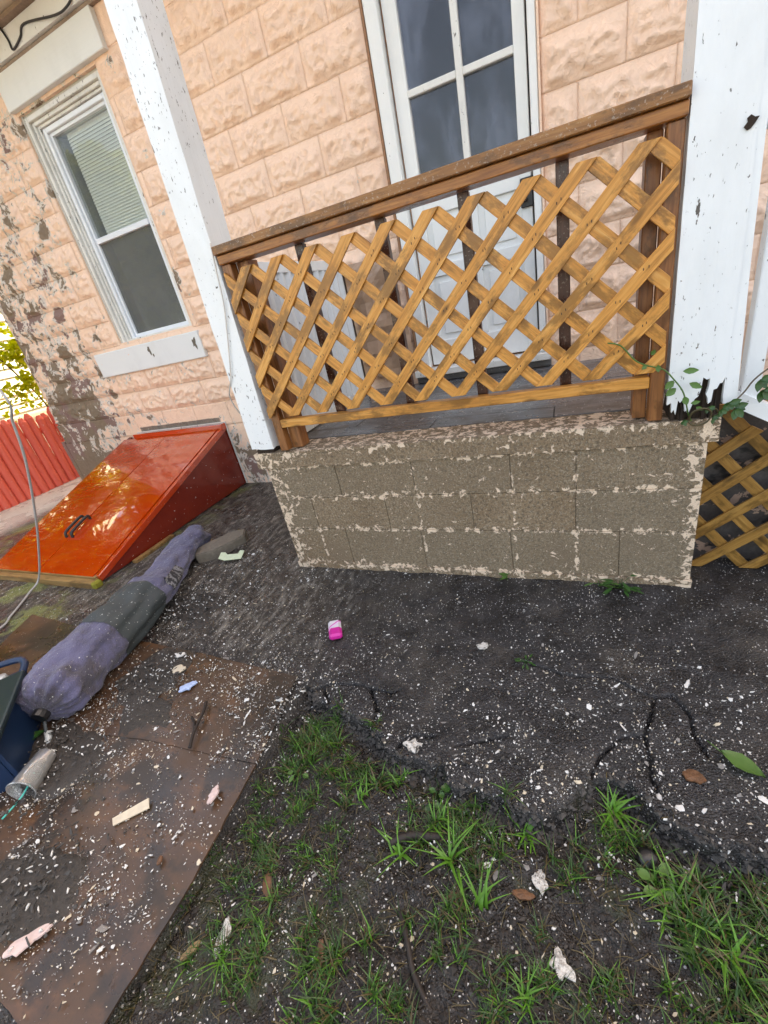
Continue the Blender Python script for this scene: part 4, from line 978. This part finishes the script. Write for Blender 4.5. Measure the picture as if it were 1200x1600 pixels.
for k, (a, b, r) in enumerate(((.035, .07, .03), (.04, .16, .038))):
    V, F = tube_geo([Vector(tb(a, b, .05)), Vector(tb(a, b, .2)), Vector(tb(a, b, .222)), Vector(tb(a, b, .225))], lambda u, r=r: r*(1 if u < .6 else .75), 16)
    mesh_obj('body' if k == 0 else 'lid', V, F, 'jar', jr, smooth=True)
# plastic cup with straw
cup = empty('plastic_cup', (-1.75, .30, .03), 'dirty clear plastic cup lying on its side with a teal straw', 'cup')
d = Vector((.055, -.125, 0)).normalized(); c0 = Vector((-1.795, .40, .045))
V, F = [], []; seg = 24
prof = [(0, .030), (.004, .034), (.10, .043), (.13, .046), (.136, .050), (.139, .046), (.10, .041), (.01, .032)]
for s_, r in prof:
    a = d.cross(Vector((0, 0, 1))).normalized(); b = Vector((0, 0, 1))
    for k in range(seg): q = 2*math.pi*k/seg; V.append(tuple(c0+d*s_+a*math.cos(q)*r+b*math.sin(q)*r))
for i in range(len(prof)-1):
    for k in range(seg): F.append((i*seg+k, i*seg+(k+1) % seg, (i+1)*seg+(k+1) % seg, (i+1)*seg+k))
mesh_obj('shell', V, F, 'plastic_cup', cup, smooth=True)
V, F = tube_geo([c0+d*.085+Vector((0, 0, -.012)), c0+d*.108+Vector((0, 0, -.012))], .029, 16); mesh_obj('grit', V, F, 'gravel', cup)
tube('straw', [c0+d*.07, c0+d*.14+Vector((0, 0, -.015)), c0+d*.22+Vector((-.03, 0, -.025))], .003, 'straw', cup)
# carton
ct = box('drink_carton', (-.07, -.032, -.018), (.07, .032, .018), 'carton', None, .012)
ct.scale = (.80, .9, .9); ct.location = (-.985, 1.205, .022); ct.rotation_euler = (.1, .05, math.radians(122)); tag(ct, 'small crushed pink and white carton lying on the asphalt before the porch', 'carton')
# slab piece and note
st = prism_y('stone_slab', [(-2.33, 0)], 0, 1, 'stone') if False else None
V, F = [], []
out = [(-2.35, 1.72), (-2.30, 1.84), (-2.22, 1.98), (-2.13, 2.02), (-2.07, 1.93), (-2.10, 1.84), (-2.17, 1.72), (-2.26, 1.66)]
bm = bmesh.new(); vs = [bm.verts.new((x, y, .028)) for x, y in out]; f = bm.faces.new(vs); 
if f.normal.z < 0: f.normal_flip()
e = bmesh.ops.extrude_face_region(bm, geom=[f]); up = [v for v in e['geom'] if isinstance(v, bmesh.types.BMVert)]
for v in up: v.co.z = .058+.01*mnoise.noise(v.co*20); v.co.x += .006*mnoise.noise(v.co*30)
for v in bm.verts:
    if v not in up: v.co.z = -.01
bmesh.ops.recalc_face_normals(bm, faces=bm.faces); bmesh.ops.bevel(bm, geom=bm.edges[:], offset=.007, segments=2, affect='EDGES')
me = bpy.data.meshes.new('stone_slab'); bm.to_mesh(me); bm.free(); me.materials.append(M['stone']); o = bpy.data.objects.new('stone_slab', me); COL.objects.link(o)
tag(o, 'flat grey stone piece between the purple bag and the porch', 'stone')
nt = prism_y('paper_note', [(-.075, -.03), (-.03, -.045), (.075, -.025), (.07, .05), (.04, .052), (.038, .02), (-.03, .01), (-.05, .03), (-.08, .028)], -.0015, .0015, 'note')
nt.location = (-2.02, 1.72, .03); nt.rotation_euler = (math.radians(-80), .15, math.radians(15)); tag(nt, 'torn pale green printed card leaning on the grey stone piece', 'paper')

def flake(x, y, sx, sy, rot, mat, name, label, cat, group=None, z=None, th=.0025, n=26, am=1.):
    if cat == 'leaf': am = .45; sx *= .85; sy *= .85
    else: sx *= .8; sy *= .8
    k = random.random()*20; pl = []
    for i in range(n):
        a = 2*math.pi*i/n; r = 1+am*.6*mnoise.noise(Vector((math.cos(a)*1.5+k, math.sin(a)*1.5, k)))+am*.3*mnoise.noise(Vector((math.cos(a)*5+k, math.sin(a)*5, k))); pl.append((math.cos(a)*r*sx, math.sin(a)*r*sy))
    m_ = len(pl); V = [(0, 0, th+.002)]+[(px, py, th+.002*mnoise.noise(Vector((px*99, py*99, k)))) for px, py in pl]+[(px, py, -th) for px, py in pl]
    F = [(0, 1+i, 1+(i+1) % m_) for i in range(m_)]+[(1+i, 1+m_+i, 1+m_+(i+1) % m_, 1+(i+1) % m_) for i in range(m_)]
    o = mesh_obj(name, V, F, mat); o.location = (x, y, (gz(x, y) if z is None else z)+.005); o.rotation_euler = (random.uniform(-.15, .15), random.uniform(-.15, .15), rot)
    return tag(o, label, cat, group)
GF = 'flakes of old paint scattered over the yard'
for a in ((-.334, 1.227, .030, .022, .3, 'chip_dirty', 'chunky white paint flake on the asphalt in front of the porch'),
          (-.036, .401, .024, .030, .9, 'chip_dirty', 'round white flake near the bottom right of the grass'),
          (-.805, .204, .018, .040, .3, 'chip_dirty', 'upright white flake in the grass beside the large board'),
          (-1.274, .032, .062, .024, .9, 'chip_pink', 'largest pinkish white flake on the board near the bottom left corner'),
          (-1.035, .46, .016, .035, .2, 'chip_pink', 'whitish flake at the right edge of the brown board'),
          (-.481, .774, .032, .022, .1, 'chip_dirty', 'crumbly grey-white flake at the broken asphalt edge'),
          (.18, .57, .034, .022, -.5, 'chip_cream', 'cream flake in the weeds at the lower right'),
          (-1.60, .86, .040, .028, .2, 'chip_cream', 'cream lumpy flake beside the blue flake on the board'),
          (-1.475, .785, .040, .022, .9, 'chip_blue', 'bright light-blue flake on the brown board'),
          (-.085, .54, .018, .03, .3, 'chip_dirty', 'white two-lobed flake in front of the grass tufts'),
          (-1.67, .93, .028, .02, .4, 'chip', 'white flake against the right side of the purple bag')):
    flake(*a[:5], a[5], 'paint_flake', a[6], 'paint flake', GF, z=.022 if (a[0] < -.95 and a[1] < .97) else None)
for a in ((.281, .862, .028, .022, .2, 'brown_leaf', 'crumpled brown leaf left of the big green leaf'), (-.278, .446, .016, .014, 1, 'brown_leaf', 'orange-brown leaf bit among the middle grass'),
          (-.869, .159, .010, .030, -.6, 'tan_leaf', 'curled yellow-brown leaf in grass by the board'), (-1.069, .271, .014, .008, 2, 'brown_leaf', 'small orange leaf crescent on the brown board'),
          (-.76, .33, .016, .03, .6, 'brown_leaf', 'brown oval leaf in the lower left grass'), (-.12, .50, .03, .012, .2, 'brown_leaf', 'rusty leaf below the wide-bladed grass'),
          (-.55, .25, .010, .035, .3, 'brown_leaf', 'narrow brown leaf strip in the bottom grass'), (-.17, .24, .018, .03, .3, 'tan_leaf', 'tan leaf at the bottom edge')):
    flake(*a[:5], a[5], 'dead_leaf', a[6], 'leaf', 'dead leaves on the ground', z=.016 if a[0] < -.95 else None)
# cream strip on the board
o = prism_y('wood_offcut', [(-.055, -.012), (.05, -.018), (.052, .012), (-.055, .010)], -.003, .003, 'chip_cream'); o.location = (-1.275, .345, .024); o.rotation_euler = (math.radians(-70), 0, math.radians(48))
tag(o, 'cream coloured flat strip lying on the large brown board', 'strip')
tw = empty('twig', (-1.27, .62, .03), 'dark forked twig lying on the brown board', 'twig')
tube('branch', [(-1.24, .565, .032), (-1.27, .62, .036), (-1.30, .70, .034), (-1.325, .74, .032)], .006, 'bark', tw, 6); tube('branch', [(-1.27, .62, .034), (-1.30, .65, .036), (-1.335, .67, .03)], .005, 'bark', tw, 6)
sk_ = tube('stick', [(-.47, .515, -.040), (-.44, .535, -.036), (-.41, .55, -.038), (-.375, .555, -.034), (-.34, .565, -.038)], lambda u: .010+.0035*mnoise.noise(Vector((u*14, 3, 1))), 'bark', None, 8); tag(sk_, 'short thick dark stick in the grass', 'stick')
sk_ = tube('stick', [(-.395, .385, -.046), (-.36, .335, -.036), (-.33, .29, -.040), (-.28, .25, -.046)], lambda u: .0065+.004*mnoise.noise(Vector((u*18, 1, 1))), 'bark', None, 8); tag(sk_, 'long wet black root near the bottom centre', 'root')
o = mesh_obj('black_cap', *tube_geo([Vector((.15, .655, -.03)), Vector((.154, .65, -.022)), Vector((.157, .646, -.018))], lambda u: .024*(1-.25*u), 14), 'black', None, smooth=True); o.scale = (1, 1, .45); o.location = (0, 0, -.022); tag(o, 'round black plastic cap sunk in the soil by the asphalt edge', 'cap')

# cables
tag(tube('cable', [(-5.0, 2.7, 3.3), (-4.2, 1.9, 2.4), (-3.2, 1.45, 1.75), (-2.577, 1.3, 1.264), (-2.627, 1.3, 1.106), (-2.717, 1.3, .9), (-2.92, 1.3, .60), (-3.114, 1.3, .356), (-3.38, 1.3, .07), (-3.37, 1.2, .02), (-3.307, 1.11, .012), (-3.22, 1.0, .012), (-3.15, .897, .012), (-3.2, .6, .012)], .0065, 'cable_grey'), 'grey cable hanging down in front of the cellar door and over its front edge', 'cable')
tag(tube('cable', [(-2.45, YW-.07, 3.36), (-2.73, YW-.063, 3.27), (-2.82, YW-.075, 3.235), (-2.93, YW-.075, 3.24), (-3.22, YW-.063, 3.306), (-3.30, YW-.063, 3.27), (-3.41, YW-.063, 3.245), (-3.42, YW-.063, 3.30), (-3.46, YW-.07, 3.42)], .006, 'cable_black'), 'thin dark wire looped along the white frieze above the window', 'wire')
tag(tube('cable', [(-1.355, Y0-.018, 1.62), (-1.37, Y0-.022, 1.50), (-1.39, Y0-.02, 1.385), (-1.45, Y0-.02, 1.20), (-1.488, Y0-.02, 1.095), (-1.53, Y0-.01, 1.04), (-1.57, Y0+.02, 1.0), (-1.59, Y0+.06, .93), (-1.60, Y0+.12, .85), (-1.56, Y0+.15, .76)], .003, 'cable_white'), 'thin pale wire running down the left porch post', 'wire')

# ------------------------------------------------------------------ CHIPS
PD = [(-3.03, -.1, -.95, .97)]
def on_board(x, y): return x < -.95 and y < .955-.02*(x+2) and x > -2.3
def inside_solid(x, y):
    if y > 1.68 and -1.49 < x < 1.8: return True
    if y > 1.3 and -4.25 < x < -2.8: return True
    return y > 2.9
V, F = [], []; Vb, Fb = [], []; Vd, Fd = [], []; Vg, Fg = [], []
def add_chip(V, F, x, y, z, a, b, rot, n=5, tilt=.25, th=.0012):
    k = len(V); c, s = math.cos(rot), math.sin(rot); tx, ty = random.uniform(-tilt, tilt), random.uniform(-tilt, tilt)
    for lay in (th, -.001):
        for i in range(n):
            q = 2*math.pi*i/n+random.uniform(-.3, .3); r = random.uniform(.45, 1.35); px, py = math.cos(q)*a*r, math.sin(q)*b*r
            V.append((x+px*c-py*s, y+px*s+py*c, z+lay+px*tx+py*ty))
    F.append(tuple(range(k, k+n)))
    for i in range(n): F.append((k+i, k+n+i, k+n+(i+1) % n, k+(i+1) % n))
N = 105000
px = np.where(rng.random(N) < .72, rng.uniform(-2.4, 1.0, N), rng.uniform(-4.6, -.6, N)); py = np.abs(rng.gamma(2.0, .42, N))*1.0-.08
dens = fbm(px*3.0+11, py*3.0, 4)
dens2 = fbm(px*11+3, py*11+7, 3); keep = rng.random(N) < np.clip((dens-.33)*4.2, .28, 1)*np.clip((dens2-.25)*3, .2, 1)
px, py = px[keep], py[keep]; pz = gheight(px, py); sm_ = soil_mask(px, py)
for x, y, z, so2 in zip(px, py, pz, sm_):
    if inside_solid(x, y): continue
    if so2 > .5 and random.random() < .45: continue
    ob = on_board(x, y)
    if ob: z = .0185 if y > .58 else .0155
    if x < -2.2 and y < .97 and random.random() < .5: continue
    s = min(.011, math.exp(random.gauss(-7.05, .70))); el = random.choice((1, 1, 1.2, 1.5, 2, 3.6)); s = s*.75 if el > 2.5 else s
    r = random.random()
    tgt = (V, F) if r < .42 else (Vb, Fb) if r < .62 else (Vg, Fg) if r < .90 else (Vd, Fd)
    add_chip(*tgt, x, y, z+.001, s*el, s, random.gauss(.9, .8) if el > 1.5 else random.uniform(0, 6), n=random.choice((5, 6, 7, 8)) if s > .0025 else 4)
tag(mesh_obj('paint_chips', V, F, 'chip'), 'white paint chips sprinkled over the whole yard', 'paint chips', kind='stuff')
tag(mesh_obj('paint_chips', Vb, Fb, 'chip_cream'), 'cream paint chips mixed over the whole yard', 'paint chips', kind='stuff')
tag(mesh_obj('paint_chips', Vg, Fg, 'chip_grey'), 'grey weathered chips mixed over the whole yard', 'paint chips', kind='stuff')
tag(mesh_obj('leaf_crumbs', Vd, Fd, 'gravel'), 'dark grit and leaf crumbs over the yard', 'grit', kind='stuff')
# rubble near the bag and along the dusty strip
V, F = [], []; V2, F2 = [], []
for cx, cyy, r, n in ((-1.95, 1.25, .22, 520), (-1.72, .80, .2, 300), (-1.80, .40, .24, 380), (-1.42, .10, .2, 280), (-1.75, 1.5, .3, 260), (-2.5, 1.1, .2, 160), (-.95, .78, .12, 160), (-.3, .62, .25, 180), (.3, .66, .15, 160)):
    for i in range(n):
        x = cx+random.gauss(0, r*.5); y = cyy+random.gauss(0, r*.42)
        if inside_solid(x, y): continue
        z = max(gz(x, y), .02 if on_board(x, y) else -9)+.006
        s = random.uniform(.0015, .005); wsh = random.random() > .72; s = s*.6 if wsh else s; add_chip(*((V2, F2) if wsh else (V, F)), x, y, z+random.uniform(0, .01), s*random.choice((1, 1.8, 3)), s, random.uniform(0, 6), 5, .7, .003)
tag(mesh_obj('rubble', V, F, 'gravel'), 'dark wet rubble and bark bits around the purple bag and boards', 'rubble', kind='stuff')
tag(mesh_obj('rubble', V2, F2, 'chip'), 'pale shards of paint mixed in the dark rubble piles', 'rubble', kind='stuff')

def lumps(name, n, fx, smin, smax, mat, label, cat):
    V, F = [], []
    for i in range(n):
        x, y = fx()
        if inside_solid(x, y): continue
        z = gz(x, y); s_ = smin*(smax/smin)**(random.random()**1.8); k = len(V)
        for d_ in ((1, 0, 0), (0, 1, 0), (-1, 0, 0), (0, -1, 0), (0, 0, .8), (0, 0, -.6)):
            V.append((x+(d_[0]+random.uniform(-.3, .3))*s_, y+(d_[1]+random.uniform(-.3, .3))*s_, z+s_*.25+(d_[2]+random.uniform(-.2, .2))*s_*.8))
        for a in range(4): b = (a+1) % 4; F += [(k+a, k+b, k+4), (k+b, k+a, k+5)]
    return tag(mesh_obj(name, V, F, mat), label, cat, kind='stuff')
def fsoil():
    while True:
        x, y = random.uniform(-.97, .7), random.uniform(-.08, .92)
        if soil_mask(np.array([x]), np.array([y]))[0] > .5: return x, y
lumps('soil_crumbs', 5200, fsoil, .0018, .011, 'clod', 'dark crumbly clods of wet soil between the grass', 'soil')
def fedge():
    x = random.uniform(-.96, .6); return x, float(np.interp(x, EX, EY))+random.gauss(-.012, .016)
lumps('edge_rubble', 2600, fedge, .0022, .012, 'gravel', 'broken bits of asphalt along the ragged edge above the grass', 'rubble')
lumps('gravel', 9000, lambda: (random.uniform(-3.6, 1.0), abs(random.gauss(0, .9))+.1), .0012, .006, 'gravel', 'loose dark grit over the asphalt and dust', 'gravel')
# ------------------------------------------------------------------ GRASS
def blade(V, F, x, y, z, h, w_, lean, az, segs=4):
    k = len(V); dx, dy = math.cos(az), math.sin(az); sx, sy = -dy, dx
    for i in range(segs+1):
        u = i/segs; hor = h*lean*u*u; ver = h*(u*(1-.42*lean*u)); ww = w_*(1-u)**.7 if i < segs else 0
        V.append((x+dx*hor+sx*ww, y+dy*hor+sy*ww, z+ver)); V.append((x+dx*hor-sx*ww, y+dy*hor-sy*ww, z+ver+(.0 if i else 0)))
    for i in range(segs): F.append((k+2*i, k+2*i+1, k+2*i+3, k+2*i+2))
patches = [(-.84, .72, .13, .10, 1500, .055, .0015), (-.70, .64, .12, .07, 700, .045, .0015), (-.55, .66, .05, .04, 160, .05, .002), (-.86, .52, .10, .10, 700, .035, .0011), (-.82, .36, .12, .12, 1100, .035, .0011), (-.72, .20, .16, .10, 1200, .04, .0012),
           (-.62, .45, .10, .10, 420, .03, .001), (-.50, .22, .10, .07, 600, .05, .0014), (-.33, .60, .10, .07, 650, .05, .0013), (-.22, .55, .10, .08, 420, .05, .0013), (-.26, .40, .10, .10, 420, .045, .0013), (-.12, .30, .12, .10, 620, .045, .0013),
           (.0, .36, .08, .08, 260, .04, .0013), (-.03, .62, .06, .05, 200, .05, .0013), (.09, .68, .06, .05, 320, .05, .0015), (.25, .56, .07, .06, 760, .06, .0019), (.30, .45, .08, .06, 430, .055, .0018), (.17, .42, .10, .06, 420, .04, .0012), (.42, .63, .09, .04, 700, .05, .0013), (.38, .53, .08, .05, 350, .05, .0016), (-.35, .25, .08, .06, 260, .04, .0012)]
gv = {'grass': ([], []), 'grass_bright': ([], []), 'grass_dry': ([], [])}
for cx, cyy, rx, ry, n, h, w_ in patches:
    n = int(n*(.62 if cx < -.4 else .66)); w_ *= 1.3
    tufts = [(cx+random.gauss(0, rx*.62), cyy+random.gauss(0, ry*.62)) for _ in range(max(5, n//26))]
    for i in range(n):
        tx, ty = random.choice(tufts); x = tx+random.gauss(0, .010); y = ty+random.gauss(0, .010)
        if x < -.975: continue
        z = gz(x, y)-.003
        r = random.random(); key = 'grass' if r < .58 else 'grass_bright' if r < .74 else 'grass_dry'
        blade(*gv[key], x, y, z, h*random.uniform(.45, 1.25), w_*random.uniform(.7, 1.5), random.uniform(.2, 1.5), random.uniform(0, 6.28))
for key, (V, F) in gv.items():
    tag(mesh_obj('grass', V, F, key, smooth=True), {'grass': 'thin dark green grass growing in the soil at the bottom', 'grass_bright': 'brighter blades mixed into the grass at the bottom', 'grass_dry': 'dry straw-coloured blades in the grass at the bottom'}[key], 'grass', kind='stuff')
V, F = [], []
for i in range(1500):
    x, y = fsoil(); z = gz(x, y)+.002; az = random.uniform(0, 6.28); L = random.uniform(.015, .05); k = len(V); b_ = random.uniform(-.3, .3); w_ = random.uniform(.0004, .0011)
    for q_ in range(4):
        u = q_/3; a2 = az+b_*u; xx, yy = x+math.cos(a2)*L*u, y+math.sin(a2)*L*u; zz_ = gz(xx, yy)+.002+.006*math.sin(u*3)*random.random()
        V += [(xx-math.sin(a2)*w_, yy+math.cos(a2)*w_, zz_), (xx+math.sin(a2)*w_, yy-math.cos(a2)*w_, zz_)]
    F += [(k, k+1, k+3, k+2), (k+2, k+3, k+5, k+4), (k+4, k+5, k+7, k+6)]
tag(mesh_obj('straw', V, F, 'grass_dry'), 'dead straw-like stems lying on the soil', 'straw', kind='stuff')
def tuft(x, y, n, h, w_, label, mat='grass_bright', lean=(.5, 1.5)):
    V, F = [], []
    for i in range(n): blade(V, F, x+random.gauss(0, .007), y+random.gauss(0, .007), gz(x, y)-.004, h*random.uniform(.5, 1.1), w_*random.uniform(.7, 1.2), random.uniform(*lean), random.uniform(0, 6.28), 6)
    return tag(mesh_obj('grass_tuft', V, F, mat, smooth=True), label, 'grass tuft', 'wide-bladed grass tufts')
tuft(.085, .755, 34, .085, .0042, 'dense bright tuft growing at the broken asphalt edge on the right')
tuft(-.125, .64, 16, .085, .0042, 'wide-bladed tuft left of the densest bright tuft')
tuft(-.44, .50, 11, .085, .0042, 'star-shaped tuft of broad blades in the bare middle soil')
tuft(-.30, .52, 14, .11, .0045, 'long arching tuft right of the star-shaped tuft')
tuft(-.21, .45, 9, .11, .0045, 'tuft of few long blades near the bottom centre')
tuft(.20, .60, 14, .09, .004, 'bright tuft within the thick grass at the lower right')
tuft(-.50, .70, 9, .06, .003, 'small tuft standing by the crack below the porch')
tuft(-.10, .33, 16, .07, .003, 'fine tuft beside the round white flake')
tuft(-.36, .60, 16, .07, .0038, 'bright tuft beside the clover weed'); tuft(.28, .52, 12, .10, .0042, 'arching broad blades in the lower right grass'); tuft(-.60, .60, 12, .06, .0032, 'tuft at the right end of the upper grass patch')
tuft(-.78, .17, 22, .07, .002, 'spiky tuft beside the upright white flake')

def leaf_geo(V, F, c, d, up, L, W, curl=.12):
    d = d.normalized(); s = d.cross(up).normalized(); nrm = s.cross(d); k = len(V)
    prof = [(0, .02), (.15, .55), (.4, 1), (.65, .85), (.85, .45), (1, .0)]
    for u, wv in prof:
        m_ = c+d*L*u-nrm*L*curl*u*u
        for q_ in (-1, 0, 1): V.append(tuple(m_+s*W*.5*wv*q_+nrm*W*.12*abs(q_)))
    for i in range(len(prof)-1):
        for j in (0, 1): a = k+i*3+j; F.append((a, a+1, a+4, a+3))
def sprig(name, base, n, L, W, mat, label, cat, spread=.04, h=.03, group=None):
    V, F = [], []; b = Vector(base)
    for i in range(n):
        a = random.uniform(0, 6.28); r = random.uniform(.1, 1)*spread; c = b+Vector((math.cos(a)*r, math.sin(a)*r, h*random.uniform(.3, 1)))
        leaf_geo(V, F, c, Vector((math.cos(a), math.sin(a), random.uniform(-.2, .3))), Vector((0, 0, 1)), L*random.uniform(.7, 1.2), W*random.uniform(.8, 1.2))
        tube_geo([b, (b+c)/2+Vector((0, 0, .004)), c], .0012, 4, V, F)
    return tag(mesh_obj(name, V, F, mat, smooth=True), label, cat, group)
sprig('weed', (-.375, .665, gz(-.375, .665)), 9, .024, .022, 'ivy', 'round-leaved clover weed at the asphalt edge in the middle', 'weed', .035)
sprig('weed', (.165, .59, gz(.165, .59)), 8, .030, .024, 'vine_leaf', 'bright broad-leaved weed below the black cap', 'weed', .035)
sprig('weed', (-.84, .62, gz(-.84, .62)), 4, .024, .018, 'vine_leaf', 'small two-leaved weed in the upper grass patch', 'weed', .02)
sprig('weed', (.33, .40, gz(.33, .4)), 4, .024, .018, 'vine_leaf', 'weed leaf at the bottom right corner', 'weed', .02)
sprig('weed', (.165, 1.655, 0), 15, .050, .014, 'ivy', 'green weed sprig growing at the foot of the porch wall on the right', 'weed', .055, .05)
sprig('weed', (.09, 1.66, 0), 8, .045, .012, 'vine_leaf', 'low weed leaves just left of the larger sprig at the porch foot', 'weed', .045, .03)
sprig('weed', (-.295, 1.665, 0), 7, .030, .020, 'vine_leaf', 'tiny weed at the foot of the porch wall in the middle', 'weed', .015, .05)
sprig('weed', (-.17, 1.18, 0), 9, .02, .008, 'ivy', 'thin green seedling in the asphalt in front of the porch', 'weed', .03, .01)
V, F = [], []; leaf_geo(V, F, Vector((.355, .945, .012)), Vector((.9, -.55, 0)), Vector((.1, .1, 1)), .095, .055, .06); tube_geo([Vector((.33, .975, .01)), Vector((.355, .945, .012))], .0015, 5, V, F)
tag(mesh_obj('fallen_leaf', V, F, 'vine_leaf', smooth=True), 'large flat green leaf lying on the asphalt at the right edge', 'leaf')
V, F = [], []; leaf_geo(V, F, Vector((-2.0, .40, .03)), Vector((.3, .4, 0)), Vector((.1, .1, 1)), .09, .05, .03)
tag(mesh_obj('fallen_leaf', V, F, 'ivy', smooth=True), 'dark green leaf at the left edge above the plastic cup', 'leaf')

# vine on the right post
vine = empty('creeper', (.37, 1.66, .70), 'thin green creeper with small leaves rooted in the rotten foot of the right post', 'vine')
tube('stem', [(.10, 1.655, 1.0), (.139, 1.652, .985), (.18, 1.650, .935), (.215, 1.650, .913), (.26, 1.648, .895), (.29, 1.648, .862), (.32, 1.648, .817), (.335, 1.65, .77), (.343, 1.655, .74), (.355, 1.66, .71)], .0024, 'vine_leaf', vine, 5)
tube('stem', [(.35, 1.655, .715), (.345, 1.645, .725), (.355, 1.64, .748), (.385, 1.64, .755), (.405, 1.645, .735), (.395, 1.645, .708), (.365, 1.64, .70), (.345, 1.645, .715), (.36, 1.65, .745), (.41, 1.65, .75), (.43, 1.66, .725)], .003, 'grass_dry', vine, 6)
tube('stem', [(.415, 1.66, .72), (.453, 1.655, .755), (.485, 1.66, .79), (.507, 1.66, .828), (.545, 1.66, .862), (.60, 1.665, .88), (.66, 1.67, .90)], .0025, 'bark2', vine, 5)
for (x, z_, dx, dz, L, W) in ((.315, .882, 1, .0, .042, .020), (.292, .855, -.6, -.6, .034, .024), (.300, .830, -.7, -.5, .036, .024), (.335, .842, 1, -.5, .040, .020), (.325, .800, .3, -.9, .030, .020), (.225, .945, .4, .7, .02, .014), (.245, .912, .1, -.9, .024, .016), (.215, .915, -.6, -.4, .02, .014), (.345, .775, .8, .2, .026, .014), (.36, .762, .9, -.5, .024, .012)):
    V, F = [], []; leaf_geo(V, F, Vector((x, 1.644, z_)), Vector((dx, -.25, dz)), Vector((0, -1, .2)), L, W); mesh_obj('leaf', V, F, 'vine_leaf', vine, smooth=True)
for (x, z_, s) in ((.445, .765, .040), (.465, .748, .045), (.43, .75, .03), (.515, .83, .042), (.528, .795, .045), (.54, .835, .035), (.60, .88, .045), (.63, .86, .04), (.395, .755, .026), (.41, .72, .022), (.425, .735, .024), (.33, .715, .022)):
    V, F = [], []
    for a in (-1.2, -.5, .2, .9): leaf_geo(V, F, Vector((x, 1.645+random.uniform(-.01, .01), z_)), Vector((math.cos(a-.5), -.3, math.sin(a-.5))), Vector((0, -1, .3)), s*random.uniform(.6, .9), s*.5)
    mesh_obj('leaf', V, F, 'ivy', vine, smooth=True)
print('objects', len(bpy.data.objects))
